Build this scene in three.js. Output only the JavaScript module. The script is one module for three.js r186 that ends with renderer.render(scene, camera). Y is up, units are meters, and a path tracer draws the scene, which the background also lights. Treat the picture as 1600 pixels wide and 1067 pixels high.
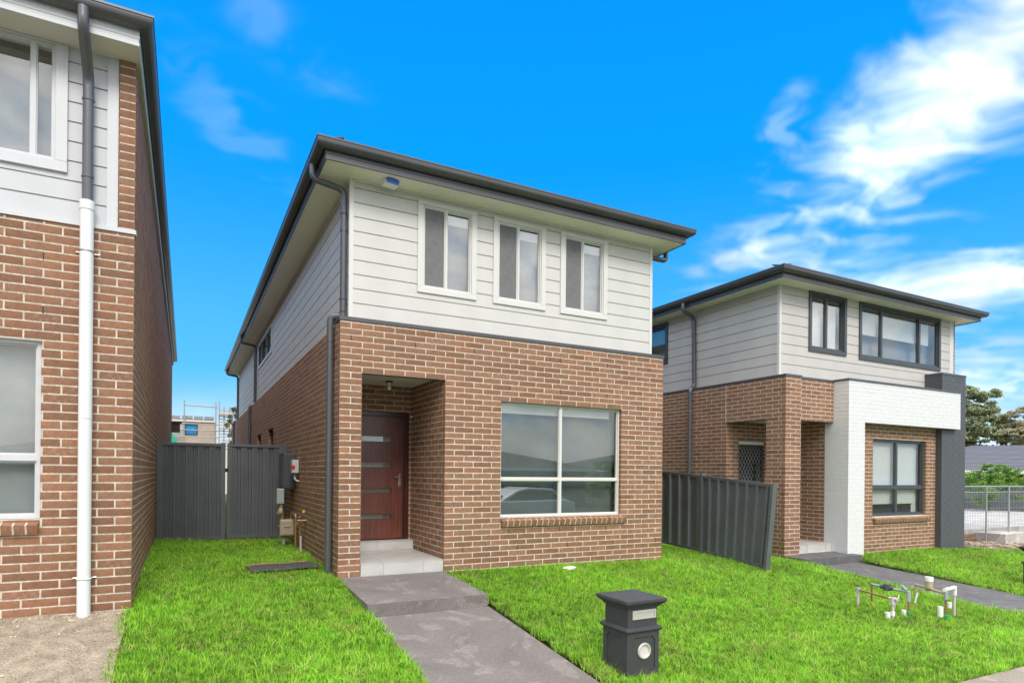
import * as THREE from 'three';
import { mergeGeometries, toCreasedNormals } from 'three/addons/utils/BufferGeometryUtils.js';
import { ImprovedNoise } from 'three/addons/math/ImprovedNoise.js';

// ---------------------------------------------------------------- camera, sky, sun, exposure
const scene = new THREE.Scene();
const camera = new THREE.PerspectiveCamera(2 * Math.atan(739.2 / 975.2) * 180 / Math.PI, 1600 / 1478.4, 0.1, 600);
camera.setViewOffset(1600, 1478.4, 0, 0, 1600, 1067);          // rising front: verticals stay upright
camera.position.set(-1.862, 1.467, 8.661);
camera.rotation.set(0, -0.4832, 0.0098, 'YXZ');
camera.updateMatrixWorld(true);

const renderer = new THREE.WebGLRenderer({ antialias: true });
renderer.setSize(1024, 682);
renderer.toneMapping = THREE.LinearToneMapping;
renderer.toneMappingExposure = 2.68;
renderer.shadowMap.enabled = true;

const sun = new THREE.DirectionalLight(new THREE.Color(1, 0.955, 0.885), 0.85);
sun.position.set(-0.5, 28, 25.5); sun.target.position.set(3, 0, -3);
sun.castShadow = true; sun.shadow.radius = 40; sun.shadow.mapSize.set(2048, 2048);
Object.assign(sun.shadow.camera, { left: -30, right: 30, top: 25, bottom: -25, near: 1, far: 90 });
sun.name = 'sun'; scene.add(sun, sun.target);

function rng(seed) { let s = seed >>> 0; return () => { s = (s + 0x6d2b79f5) | 0; let t = Math.imul(s ^ (s >>> 15), 1 | s); t = (t + Math.imul(t ^ (t >>> 7), 61 | t)) ^ t; return ((t ^ (t >>> 14)) >>> 0) / 4294967296; }; }
const sm = (a, b, x) => { const t = Math.min(1, Math.max(0, (x - a) / (b - a))); return t * t * (3 - 2 * t); };
const mix = (a, b, t) => a + (b - a) * t;
const perlin = new ImprovedNoise();
const fbm = (x, y, z, n = 5) => { let s = 0, a = 0.5, t = 0; for (let i = 0; i < n; i++) { s += a * perlin.noise(x, y, z); t += a; a *= 0.5; x = x * 2.03 + 7.1; y = y * 2.03 + 3.7; z = z * 2.03 + 1.3; } return s / t; };

function makeSky() {   // air and clouds by direction: cirrus, cumulus banks and open blue, all round
  const W = 2048, H = 1024, d = new Float32Array(W * H * 4), E = 1 / 2.4;
  const lin = (c) => (c <= 0.04045 ? c / 12.92 : ((c + 0.055) / 1.055) ** 2.4);
  const col = (r, g, b) => [lin(r / 255) * E, lin(g / 255) * E, lin(b / 255) * E];
  const top = col(6, 122, 236), mid = col(10, 157, 254), low = col(96, 197, 255), pale = col(205, 230, 252);
  const white = col(252, 250, 247).map((v) => v * 1.75), grey = col(222, 222, 223).map((v) => v * 1.1);
  for (let j = 0; j < H; j++) {
    const el = ((j + 0.5) / H - 0.5) * Math.PI, y = Math.sin(el), ce = Math.cos(el), e = el * 180 / Math.PI;
    for (let i = 0; i < W; i++) {
      const ph = ((i + 0.5) / W - 0.5) * 2 * Math.PI, x = Math.cos(ph) * ce, z = Math.sin(ph) * ce;
      const az = Math.atan2(x, -z) * 180 / Math.PI;            // 0 = straight back past the houses, + to the right
      const k = Math.max(0, e);
      let c = [0, 1, 2].map((n) => { let v = mix(mid[n], top[n], sm(24, 60, k)); v = mix(low[n], v, sm(3, 27, k)); return mix(pale[n], v, sm(-1, 7, k)); });
      let a = 0;
      if (e > -3) {
        const yy = Math.max(0.045, y), px = x / (yy + 0.16), pz = z / (yy + 0.16);
        // cloud is drawn out along the wind, from low behind the houses up to the right
        const wx = px * 0.83 + pz * 0.56, wz = -px * 0.56 + pz * 0.83, w0 = fbm(px * 2.1 + 4, pz * 2.1, 6.1, 4);
        const n1 = fbm(wx * 1.3 + 3 + w0 * 0.5, wz * 6.5 + 9 + w0 * 1.6, 4.2, 6), n2 = fbm(px * 1.1 + 21, pz * 1.1, 8.8, 6), n3 = fbm(wx * 7 + w0 * 3, wz * 13 + 5 + w0 * 3, 2.2, 5);
        const bank = (a0, e0, ra, re, tilt) => { const da = (az - a0), de = e - e0 - da * tilt; return Math.exp(-(da * da) / (ra * ra) - (de * de) / (re * re)); };
        let m = 0.66 * bank(65, 27.5, 16, 6.5, 0.52) + 0.55 * bank(62, 14, 15, 2.6, 0.12) + 0.5 * bank(66, 6, 12, 4.5, 0) + 0.2 * bank(46, 17, 6, 4, 0.3) + 0.3 * bank(0, 5, 14, 3, 0);
        m += 0.85 * Math.max(sm(66, 105, Math.abs(az - 26)), sm(42, 62, e));   // the broken bright overcast that the front windows mirror
        const rough = Math.min(1, 0.25 + 2.2 * m); a = sm(0.12, 1.06, m * 1.05 + (n2 * 0.4 + n1 * 0.36 + n3 * 0.42) * rough - 0.05);
        a = Math.max(a, 0.05 * sm(0.05, 1.2, (bank(5.5, 33.5, 7, 2.0, -0.4) + bank(3, 27, 7, 2.8, -0.72)) * (0.55 + n1 * 2.2 + n3 * 2.4)));
        a = Math.max(a, 0.1 * sm(0.2, 1.2, bank(51, 27.3, 2.6, 2.4, 0.9) * (0.62 + n3 * 3.4 + n1)));
        a = Math.max(a, 0.5 * sm(9, 0, e));
      }
      const lit = sm(-0.35, 0.5, fbm(x * 5 + 2, y * 7, z * 5, 4));
      const bright = 0.74 + 1.85 * Math.max(0, y);                   // an overcast sky is brightest overhead
      for (let n = 0; n < 3; n++) d[(j * W + i) * 4 + n] = mix(c[n], mix(grey[n], white[n], lit) * bright, a);
      d[(j * W + i) * 4 + 3] = 1;
    }
  }
  const t = new THREE.DataTexture(d, W, H, THREE.RGBAFormat, THREE.FloatType);
  t.mapping = THREE.EquirectangularReflectionMapping; t.magFilter = t.minFilter = THREE.LinearFilter; t.needsUpdate = true;
  return t;
}
scene.background = makeSky(); scene.environment = scene.background;

// ---------------------------------------------------------------- helpers
const names = new Map();
const numbered = (n) => { const k = names.get(n) ?? 0; names.set(n, k + 1); return k ? `${n}_${String(k).padStart(3, '0')}` : n; };
function tag(o, label, category, group, kind) { o.userData = { ...o.userData, label, category }; if (group) o.userData.group = group; if (kind) o.userData.kind = kind; return o; }
function thing(name, label, category, group) { const o = new THREE.Group(); o.name = numbered(name); scene.add(o); return tag(o, label, category, group); }
function mk(name, geo, mat, parent = scene) { const o = new THREE.Mesh(geo, mat); o.name = parent === scene ? numbered(name) : name; o.castShadow = o.receiveShadow = true; parent.add(o); return o; }
function structure(name, geo, mat, label, category) { const o = mk(name, geo, mat); o.userData = { kind: 'structure', label, category }; return o; }
function grp(name, parent, M) { const o = new THREE.Group(); o.name = name; parent.add(o); if (M) o.applyMatrix4(M); return o; }

const boxCache = new Map();
function boxGeo(w, h, d) {
  const key = [w, h, d].map((v) => v.toFixed(4)).join();
  if (boxCache.has(key)) return boxCache.get(key);
  const g = new THREE.BoxGeometry(w, h, d), uv = g.attributes.uv, S = [[d, h], [d, h], [w, d], [w, d], [w, h], [w, h]];
  for (let i = 0; i < 24; i++) uv.setXY(i, uv.getX(i) * S[i >> 2][0], uv.getY(i) * S[i >> 2][1]);
  boxCache.set(key, g); return g;
}
const bx = (x0, x1, y0, y1, z0, z1) => boxGeo(x1 - x0, y1 - y0, z1 - z0).clone().translate((x0 + x1) / 2, (y0 + y1) / 2, (z0 + z1) / 2);
function box(name, x0, x1, y0, y1, z0, z1, mat, parent) { const o = mk(name, boxGeo(x1 - x0, y1 - y0, z1 - z0), mat, parent); o.position.set((x0 + x1) / 2, (y0 + y1) / 2, (z0 + z1) / 2); return o; }
const merge = (a) => mergeGeometries(a.map((g) => { const q = g.index ? g.toNonIndexed() : g; for (const k of Object.keys(q.attributes)) if (!['position', 'normal', 'uv'].includes(k)) q.deleteAttribute(k); return q; }));
// chamfered box
function chamfer(w, h, d, r) {
  const s = new THREE.Shape(), a = w / 2 - r, b = h / 2 - r;
  s.moveTo(-a, -b); s.lineTo(a, -b); s.lineTo(a, b); s.lineTo(-a, b); s.closePath();
  const g = new THREE.ExtrudeGeometry(s, { depth: d - 2 * r, bevelEnabled: true, bevelThickness: r, bevelSize: r, bevelSegments: 2 });
  g.translate(0, 0, -(d - 2 * r) / 2); return g;
}
// sheet with rectangular holes, outer face at w = 0, body behind it
function sheetWithHoles(u0, u1, v0, v1, t, holes = []) {
  const s = new THREE.Shape([[u0, v0], [u1, v0], [u1, v1], [u0, v1]].map((p) => new THREE.Vector2(...p)));
  for (const [a, b, c, d] of holes) s.holes.push(new THREE.Path([[a, c], [a, d], [b, d], [b, c]].map((p) => new THREE.Vector2(...p))));
  return new THREE.ExtrudeGeometry(s, { depth: t, bevelEnabled: false }).translate(0, 0, -t);
}
// wall frames: u along the wall, v up, w outwards
const faceZ = (z, x = 0) => new THREE.Matrix4().makeTranslation(x, 0, z);
const basis = (u, w, o) => new THREE.Matrix4().makeBasis(u, new THREE.Vector3(0, 1, 0), w).setPosition(o);
const V = (x, y, z) => new THREE.Vector3(x, y, z);
const faceMX = (x) => basis(V(0, 0, 1), V(-1, 0, 0), V(x, 0, 0));       // looks to -x, u = world z
const facePX = (x) => basis(V(0, 0, -1), V(1, 0, 0), V(x, 0, 0));       // looks to +x, u = -world z
const faceMZ = (z) => basis(V(-1, 0, 0), V(0, 0, -1), V(0, 0, z));

function pipeGeo(pts, r, bend = 0.09, seg = 10) {
  const P = pts.map((p) => V(...p)), path = new THREE.CurvePath(); let cur = P[0];
  for (let i = 1; i < P.length; i++) {
    if (i === P.length - 1) { path.add(new THREE.LineCurve3(cur, P[i])); break; }
    const a = P[i].clone().sub(P[i - 1]), b = P[i + 1].clone().sub(P[i]), k = Math.min(bend, a.length() * 0.48, b.length() * 0.48);
    const s = P[i].clone().addScaledVector(a.normalize(), -k), e = P[i].clone().addScaledVector(b.normalize(), k);
    if (cur.distanceTo(s) > 1e-4) path.add(new THREE.LineCurve3(cur, s));
    path.add(new THREE.QuadraticBezierCurve3(s, P[i], e)); cur = e;
  }
  const parts = path.curves.map((c) => new THREE.TubeGeometry(c, c.isLineCurve3 ? 1 : 6, r, seg, false));
  const caps = [P[0], P[P.length - 1]].map((p, i) => { const g = new THREE.CircleGeometry(r, seg), dir = i ? P[P.length - 1].clone().sub(P[P.length - 2]) : P[0].clone().sub(P[1]); g.lookAt(dir.normalize()); g.translate(p.x, p.y, p.z); return g; });
  return merge([...parts, ...caps]);
}
const rod = (a, b, r, seg = 8) => pipeGeo([a, b], r, 0.01, seg);

// profile [o, y] carried round a rectangle with mitred corners
function sweepRect(R, prof, closed = true, sides = [0, 1, 2, 3]) {
  const corner = (k, o) => [[R.x0 - o, R.z1 + o], [R.x1 + o, R.z1 + o], [R.x1 + o, R.z0 - o], [R.x0 - o, R.z0 - o]][k & 3];
  const pos = [], uv = []; const n = prof.length;
  for (const s of sides) for (let i = 0; i < (closed ? n : n - 1); i++) {
    const [o0, y0] = prof[i], [o1, y1] = prof[(i + 1) % n];
    const A = corner(s, o0), B = corner(s + 1, o0), C = corner(s + 1, o1), D = corner(s, o1), L = Math.hypot(B[0] - A[0], B[1] - A[1]), w = Math.hypot(o1 - o0, y1 - y0);
    const q = [[A[0], y0, A[1]], [B[0], y0, B[1]], [C[0], y1, C[1]], [D[0], y1, D[1]]], t = [[0, 0], [L, 0], [L, w], [0, w]];
    for (const m of [0, 1, 2, 0, 2, 3]) { pos.push(...q[m]); uv.push(...t[m]); }
  }
  const g = new THREE.BufferGeometry();
  g.setAttribute('position', new THREE.Float32BufferAttribute(pos, 3)); g.setAttribute('uv', new THREE.Float32BufferAttribute(uv, 2));
  g.computeVertexNormals(); return toCreasedNormals(g, 0.5);
}

// ---------------------------------------------------------------- materials
function texture(size, fn, srgb = true) {
  const d = new Uint8Array(size * size * 4);
  for (let j = 0; j < size; j++) for (let i = 0; i < size; i++) { const c = fn(i / size, j / size, i, j), o = (j * size + i) * 4; for (let n = 0; n < 3; n++) d[o + n] = Math.max(0, Math.min(255, (c.length ? c[n] : c) * 255)); d[o + 3] = 255; }
  const t = new THREE.DataTexture(d, size, size, THREE.RGBAFormat); t.wrapS = t.wrapT = THREE.RepeatWrapping; t.magFilter = THREE.LinearFilter; t.minFilter = THREE.LinearMipmapLinearFilter; t.generateMipmaps = true;
  if (srgb) t.colorSpace = THREE.SRGBColorSpace; t.needsUpdate = true; return t;
}
// tileable noise on a torus
const tile = (u, v, f, s = 0, n = 4) => { const a = u * 6.28318, b = v * 6.28318, r = f / 6.28318; return fbm(Math.cos(a) * r + s, Math.sin(a) * r + Math.cos(b) * r * 0.77 + s * 2, Math.sin(b) * r + s * 3, n); };
const rep = (t, k) => { const c = t.clone(); c.repeat.set(k, k); c.needsUpdate = true; return c; };
const grainRnd = rng(11), grain = new Float32Array(512 * 512).map(() => grainRnd());
const gr = (i, j, s) => grain[(((j / s) | 0) & 511) * 512 + (((i / s) | 0) & 511)];
const texSpeckle = texture(512, (u, v, i, j) => { const g = 0.80 + 0.12 * (gr(i, j, 1) - 0.5) + 0.24 * (gr(i, j, 3) - 0.5) + 0.1 * (gr(i + 99, j + 31, 7) - 0.5) + 0.16 * tile(u, v, 5, 3); const hot = gr(i + 17, j + 5, 3) > 0.965 ? 0.11 : 0, dk = gr(i + 57, j + 45, 4) > 0.95 ? -0.2 : 0; return [g + hot + dk, g * 0.99 + hot + dk, g * 0.98 + hot + dk]; });
const texSpeckleH = texture(256, (u, v, i, j) => 0.5 + 0.5 * (gr(i, j, 2) - 0.5) + 0.4 * tile(u, v, 9, 5), false);
const texPaint = texture(256, (u, v, i, j) => 0.94 + 0.035 * tile(u, v, 4, 1) + 0.02 * (gr(i, j, 2) - 0.5));
const texConcrete = texture(512, (u, v, i, j) => { const n = tile(u, v, 5, 2, 6), s = sm(0.1, 0.2, tile(u, v, 8, 8, 6)); const g = 0.80 + 0.12 * n + 0.06 * (gr(i, j, 2) - 0.5) + 0.09 * s * (0.4 + 1.2 * gr(i, j, 4)) + 0.07 * (gr(i + 9, j, 5) - 0.5); return [g, g * 0.99, g * 0.985]; });
const texSand = texture(512, (u, v, i, j) => { const n = tile(u, v, 7, 4, 6), p = gr(i, j, 4) > 0.93 ? -0.25 : 0, q = gr(i + 71, j + 7, 3) > 0.95 ? 0.16 : 0; const g = 0.8 + 0.2 * n + 0.14 * (gr(i, j, 2) - 0.5) + p + q; return [g, g * 0.985, g * 0.96]; });
const texSandH = texture(256, (u, v, i, j) => 0.5 + 0.35 * tile(u, v, 11, 14, 5) + 0.5 * (gr(i, j, 3) - 0.5), false);
const texSoil = texture(512, (u, v, i, j) => { const n = tile(u, v, 6, 5, 6); const g = 0.75 + 0.5 * n + 0.25 * (gr(i, j, 3) - 0.5); return [g, g, g]; });
const texWood = texture(512, (u, v, i, j) => { const s = tile(u, v * 0.06 + 0, 40, 6, 3), b = tile(u, v, 3, 7, 4); const g = 0.78 + 0.25 * s + 0.14 * b + 0.05 * (gr(i, j / 6, 1) - 0.5); return [g, g * 0.97, g * 0.95]; });
const texMottle = texture(256, (u, v, i, j) => { const g = 0.9 + 0.12 * tile(u, v, 4, 9, 5) + 0.04 * (gr(i, j, 2) - 0.5); return [g, g, g]; });

const std = (r, g, b, rough = 0.7, extra = {}) => new THREE.MeshStandardMaterial({ color: new THREE.Color().setRGB(r, g, b), roughness: rough, ...extra });
const phys = (r, g, b, rough, extra) => new THREE.MeshPhysicalMaterial({ color: new THREE.Color().setRGB(r, g, b), roughness: rough, ...extra });
const brickTex = rep(texSpeckle, 2.3), brickBump = rep(texSpeckleH, 3.1);
const BRICK = [0.355, 0.186, 0.108];
const tones = [[1, 1, 1], [0.84, 0.80, 0.77], [1.12, 1.08, 1.04], [0.95, 0.9, 0.86], [1.04, 1.05, 1.07], [0.8, 0.8, 0.8], [1.08, 0.98, 0.9], [0.92, 0.95, 0.98]];
const brickMats = tones.map((t) => std(BRICK[0] * t[0] * 1.22, BRICK[1] * t[1] * 1.22, BRICK[2] * t[2] * 1.22, 0.85, { map: brickTex, bumpMap: brickBump, bumpScale: 0.0016 }));
const texSmear = texture(256, (u, v, i, j) => { const g = 0.80 + 0.24 * (gr(i, j, 3) - 0.5) + 0.16 * tile(u, v, 5, 3), s = 0.85 * sm(0.12, 0.42, tile(u, v, 9, 17, 6) + 0.25 * (gr(i, j, 2) - 0.5)); return [mix(g, 0.99, s), mix(g, 1.25, s), mix(g, 1.5, s)]; });
const smeared = [0.9, 1.05].map((k) => std(BRICK[0] * 1.22 * k, BRICK[1] * 1.22 * k, BRICK[2] * 1.22 * k, 0.9, { map: rep(texSmear, 1.7), bumpMap: brickBump, bumpScale: 0.0016 }));
const M = {
  brickV: std(BRICK[0] * 1.22, BRICK[1] * 1.22, BRICK[2] * 1.22, 0.85, { map: brickTex, bumpMap: brickBump, bumpScale: 0.0016, vertexColors: true }),
  mortar: std(0.98, 0.90, 0.79, 0.95, { map: rep(texSand, 2), bumpMap: rep(texSandH, 3), bumpScale: 0.002 }),
  whiteBrick: std(0.78, 0.78, 0.77, 0.6, { map: rep(texPaint, 2), bumpMap: brickBump, bumpScale: 0.0012 }),
  greyBrick: std(0.105, 0.11, 0.118, 0.55, { map: rep(texMottle, 2), bumpMap: brickBump, bumpScale: 0.0012 }),
  clad: std(0.66, 0.645, 0.605, 0.55, { map: rep(texPaint, 0.7) }),
  cladWarm: std(0.60, 0.572, 0.53, 0.55, { map: rep(texPaint, 0.7) }),
  cladGrey: std(0.61, 0.615, 0.63, 0.55, { map: rep(texPaint, 0.7) }),
  trim: std(0.73, 0.715, 0.68, 0.45, { map: rep(texPaint, 0.9) }),
  trimGrey: std(0.65, 0.655, 0.67, 0.45, { map: rep(texPaint, 0.9) }),
  soffit: std(0.95, 0.91, 0.83, 0.7, { map: rep(texPaint, 0.5) }),
  frameWhite: std(0.82, 0.82, 0.81, 0.35),
  frameDark: std(0.060, 0.068, 0.072, 0.38),
  monument: phys(0.085, 0.086, 0.094, 0.38, { clearcoat: 0.35, clearcoatRoughness: 0.3, map: rep(texMottle, 0.6) }),
  pipe: phys(0.085, 0.088, 0.098, 0.32, { clearcoat: 0.5, clearcoatRoughness: 0.25 }),
  steel: phys(0.128, 0.135, 0.148, 0.42, { clearcoat: 0.3, clearcoatRoughness: 0.35, map: rep(texMottle, 0.7) }),
  tile: std(0.055, 0.055, 0.060, 0.6, { map: rep(texMottle, 1.5) }),
  pvc: std(0.84, 0.84, 0.83, 0.3, { map: rep(texPaint, 1.2) }),
  glass: phys(0.93, 0.96, 0.95, 0.015, { transmission: 1, thickness: 0, ior: 2.6 }),
  blindGrey: std(0.30, 0.31, 0.32, 0.9, { map: rep(texMottle, 2) }),
  blindDark: std(0.075, 0.08, 0.085, 0.9, { map: rep(texMottle, 3) }),
  blindReflection: std(0.12, 0.145, 0.13, 0.9, { map: rep(texMottle, 1) }),  // grey-green of the mirrored view is put into this colour
  blindPale: std(0.66, 0.67, 0.66, 0.9, { map: rep(texPaint, 2) }),
  screen: std(0.20, 0.20, 0.205, 0.8, { map: rep(texMottle, 3) }),
  wood: phys(0.21, 0.055, 0.033, 0.38, { map: rep(texWood, 0.9), clearcoat: 0.55, clearcoatRoughness: 0.22 }),
  woodDark: phys(0.075, 0.02, 0.014, 0.34, { map: rep(texWood, 1.1), clearcoat: 0.5, clearcoatRoughness: 0.25 }),
  chrome: std(0.62, 0.62, 0.62, 0.25, { metalness: 1 }),
  porchTile: std(0.60, 0.585, 0.55, 0.4, { map: rep(texMottle, 1.3) }),
  path: std(0.285, 0.255, 0.238, 0.8, { map: rep(texConcrete, 0.45), bumpMap: rep(texSandH, 2.4), bumpScale: 0.003 }),
  concrete: std(0.46, 0.40, 0.32, 0.9, { map: rep(texConcrete, 0.5), bumpMap: rep(texSandH, 2), bumpScale: 0.003 }),
  concretePale: std(0.74, 0.71, 0.65, 0.9, { map: rep(texConcrete, 0.25) }),
  asphalt: std(0.13, 0.13, 0.13, 0.9, { map: rep(texSand, 0.6) }),
  sand: std(0.74, 0.62, 0.48, 1, { map: rep(texSand, 0.9), bumpMap: rep(texSandH, 2.2), bumpScale: 0.03 }),
  soil: std(0.09, 0.12, 0.025, 1, { map: rep(texSoil, 0.8) }),
  mailbox: std(0.062, 0.064, 0.069, 0.75, { map: rep(texMottle, 4), bumpMap: rep(texSpeckleH, 12), bumpScale: 0.002 }),
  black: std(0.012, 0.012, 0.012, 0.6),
};

// ---------------------------------------------------------------- building kit
function cut(rects, [a, b, c, d]) {
  const out = [];
  for (const [u0, u1, v0, v1] of rects) {
    if (b <= u0 + 1e-6 || a >= u1 - 1e-6 || d <= v0 + 1e-6 || c >= v1 - 1e-6) { out.push([u0, u1, v0, v1]); continue; }
    if (a > u0) out.push([u0, a, v0, v1]);
    if (b < u1) out.push([b, u1, v0, v1]);
    const m0 = Math.max(u0, a), m1 = Math.min(u1, b);
    if (c > v0) out.push([m0, m1, v0, c]);
    if (d < v1) out.push([m0, m1, d, v1]);
  }
  return out;
}
const brickRnd = rng(77), smearRnd = rng(78);
// one wall of bricks: the mortar body is the wall mesh, the bricks are kept for layBricks()
function brickWall(house, name, o) {
  const { W, u0, u1, v0, v1, holes = [], c = 0.086, m = 0.31, uo = 0, vo = 0, odd = 1, D = 0.1, t = 0.11, range, kind = 'brown', weeps = [] } = o;
  const g = sheetWithHoles(u0 + 0.006, u1 - 0.006, v0, v1 - 0.006, t, holes.map(([a, b, p, q]) => [Math.max(a - 0.006, u0 + 0.007), Math.min(b + 0.006, u1 - 0.007), Math.max(p, v0 + 0.001), Math.min(q + 0.004, v1 - 0.009)])).translate(0, 0, kind === 'brown' ? -0.0012 : -0.002);
  const wall = mk(name, g, kind === 'brown' ? M.mortar : kind === 'white' ? M.whiteBrick : M.greyBrick, house);
  wall.applyMatrix4(W); wall.updateMatrix();
  const j0 = Math.floor((v0 - vo) / c) - 1, j1 = Math.ceil((v1 - vo) / c) + 1, store = house.userData.bricks ??= [];
  for (let j = j0; j < j1; j++) {
    let a = Math.max(v0, vo + j * c + 0.0075), b = Math.min(v1, vo + (j + 1) * c - 0.0075);
    if (b - a < 0.012) continue;
    const par = ((j % 2) + 2) % 2, off = par === odd ? 0.5 : 0, [ra, rb] = range ? range(par) : [u0, u1];
    for (let k = Math.floor((u0 - uo) / m) - 1; uo + (k + off) * m < u1; k++) {
      let p = uo + (k + off) * m + 0.0075, q = p + m - 0.015;
      if (p < ra + 0.011) p = ra; if (q > rb - 0.011) q = rb;
      if (q - p < 0.015) continue;
      let R = [[p, q, a, b]];
      for (const h of holes) {
        const hh = [Math.abs(h[0] - p) < 0.009 ? -1e3 : h[0], Math.abs(h[1] - q) < 0.009 ? 1e3 : h[1], h[2] - 0.008, h[3] + 0.003];
        if (h[3] > a + 0.01 && h[2] < b - 0.01) { if (Math.abs(p - h[1]) < 0.012) R[0][0] = h[1]; if (Math.abs(q - h[0]) < 0.012) R[0][1] = h[0]; }
        R = cut(R, [h[0], h[1], h[2] - 0.008, h[3] + 0.003]);
      }
      for (const r of R) if (r[1] - r[0] > 0.02 && r[3] - r[2] > 0.012) store.push({ wall, r, D, kind, tone: (brickRnd() * brickRnd() * 1.25 * tones.length) | 0, out: brickRnd() * 0.0016 });
    }
  }
  for (const [u, v] of weeps) box('weep_hole_shade', u - 0.0068, u + 0.0068, v + 0.006, v + c - 0.006, -0.02, -0.0002, M.black, wall);  // black strip paints the shade inside an open weep hole
  return wall;
}
function layBricks(house, most = 300) {
  const all = house.userData.bricks; delete house.userData.bricks;
  house.updateMatrixWorld(true);
  const p = V(0, 0, 0), n = V(0, 0, 0);
  for (const b of all) {
    const [u0, u1, v0, v1] = b.r; p.set((u0 + u1) / 2, (v0 + v1) / 2, 0).applyMatrix4(b.wall.matrixWorld);
    n.set(0, 0, 1).transformDirection(b.wall.matrixWorld);
    const s = p.clone().project(camera), to = camera.position.clone().sub(p), d = to.length();
    b.seen = b.kind === 'brown' && p.y > -0.15 && Math.abs(s.x) < 1.02 && Math.abs(s.y) < 1.02 && s.z < 1 ? (u1 - u0) * (v1 - v0) * Math.max(0, n.dot(to) / d) / (d * d) : 0;
  }
  const order = all.filter((b) => b.seen > 0).sort((a, b) => b.seen - a.seen).slice(0, most), single = new Set(order);
  for (const b of order) {
    const [u0, u1, v0, v1] = b.r, w = Math.round((u1 - u0) * 500) / 500, h = Math.round((v1 - v0) * 500) / 500;
    const o = mk('brick', boxGeo(Math.min(w, u1 - u0 + 0.001), Math.min(h, v1 - v0 + 0.001), b.D), smearRnd() < 0.07 ? smeared[(smearRnd() * 2) | 0] : brickMats[b.tone % brickMats.length], b.wall);
    o.position.set((u0 + u1) / 2, (v0 + v1) / 2, -b.D / 2 + b.out);
  }
  for (const kind of ['brown', 'white', 'grey']) {
    const rest = all.filter((b) => !single.has(b) && b.kind === kind); if (!rest.length) continue;
    const pos = [], nor = [], uv = [], col = [], F = [[0, 0, 1], [0, 0, -1], [1, 0, 0], [-1, 0, 0], [0, 1, 0], [0, -1, 0]];
    const a = V(0, 0, 0), r = rng(5);
    for (const b of rest) {
      const [u0, u1, v0, v1] = b.r, z1 = b.out, z0 = -b.D, t = tones[b.tone % tones.length], ou = r() * 3, ov = r() * 3, mw = b.wall.matrixWorld;
      for (let f = 0; f < 6; f++) {
        if (f === 1) continue;
        const q = f === 0 ? [[u0, v0, z1], [u1, v0, z1], [u1, v1, z1], [u0, v1, z1]] : f === 2 ? [[u1, v0, z1], [u1, v0, z0], [u1, v1, z0], [u1, v1, z1]] : f === 3 ? [[u0, v0, z0], [u0, v0, z1], [u0, v1, z1], [u0, v1, z0]] : f === 4 ? [[u0, v1, z1], [u1, v1, z1], [u1, v1, z0], [u0, v1, z0]] : [[u0, v0, z0], [u1, v0, z0], [u1, v0, z1], [u0, v0, z1]];
        const nn = V(...F[f]).transformDirection(mw);
        for (const m of [0, 1, 2, 0, 2, 3]) {
          a.set(...q[m]).applyMatrix4(mw); pos.push(a.x, a.y, a.z); nor.push(nn.x, nn.y, nn.z); col.push(...t);
          uv.push(ou + (f === 2 || f === 3 ? q[m][2] : q[m][0]), ov + (f > 3 ? q[m][2] : q[m][1]));
        }
      }
    }
    const g = new THREE.BufferGeometry();
    g.setAttribute('position', new THREE.Float32BufferAttribute(pos, 3)); g.setAttribute('normal', new THREE.Float32BufferAttribute(nor, 3)); g.setAttribute('uv', new THREE.Float32BufferAttribute(uv, 2));
    if (kind === 'brown') g.setAttribute('color', new THREE.Float32BufferAttribute(col, 3));
    const o = mk(kind === 'brown' ? 'brickwork' : 'painted_brickwork', g, { brown: M.brickV, white: M.whiteBrick, grey: M.greyBrick }[kind], house);
    o.userData.kind = 'stuff';
  }
}
// weatherboards; the wall mesh is the building wrap side behind them
function boardWall(house, o) {
  const { W, u0, u1, lines, holes = [], mat, back = 0.12, lap = 0.014, splits = [] } = o, v0 = lines[0], v1 = lines[lines.length - 1];
  const wall = mk('cladding_wall', sheetWithHoles(u0, u1, v0, v1, back, holes.map(([a, b, c, d]) => [a + 0.03, b - 0.03, c + 0.03, Math.min(d - 0.03, v1 - 0.01)])).translate(0, 0, -0.017), mat, house);
  wall.applyMatrix4(W);
  const cuts = [u0, ...splits, u1];
  for (let i = 0; i + 1 < lines.length; i++) for (let s = 0; s + 1 < cuts.length; s++) {
    let R = [[cuts[s] + (s ? 0.0015 : 0), cuts[s + 1], lines[i] + (i ? lap : 0), lines[i + 1]]];
    for (const h of holes) R = cut(R, [h[0] + 0.01, h[1] - 0.01, h[2] + 0.01, h[3] - 0.01]);
    for (const r of R) if (r[3] - r[2] > 0.015) { const b = box('board', r[0], r[1], r[2], r[3], -0.018, 0, mat, wall); b.rotation.x = -0.012; }
  }
  return wall;
}
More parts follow.
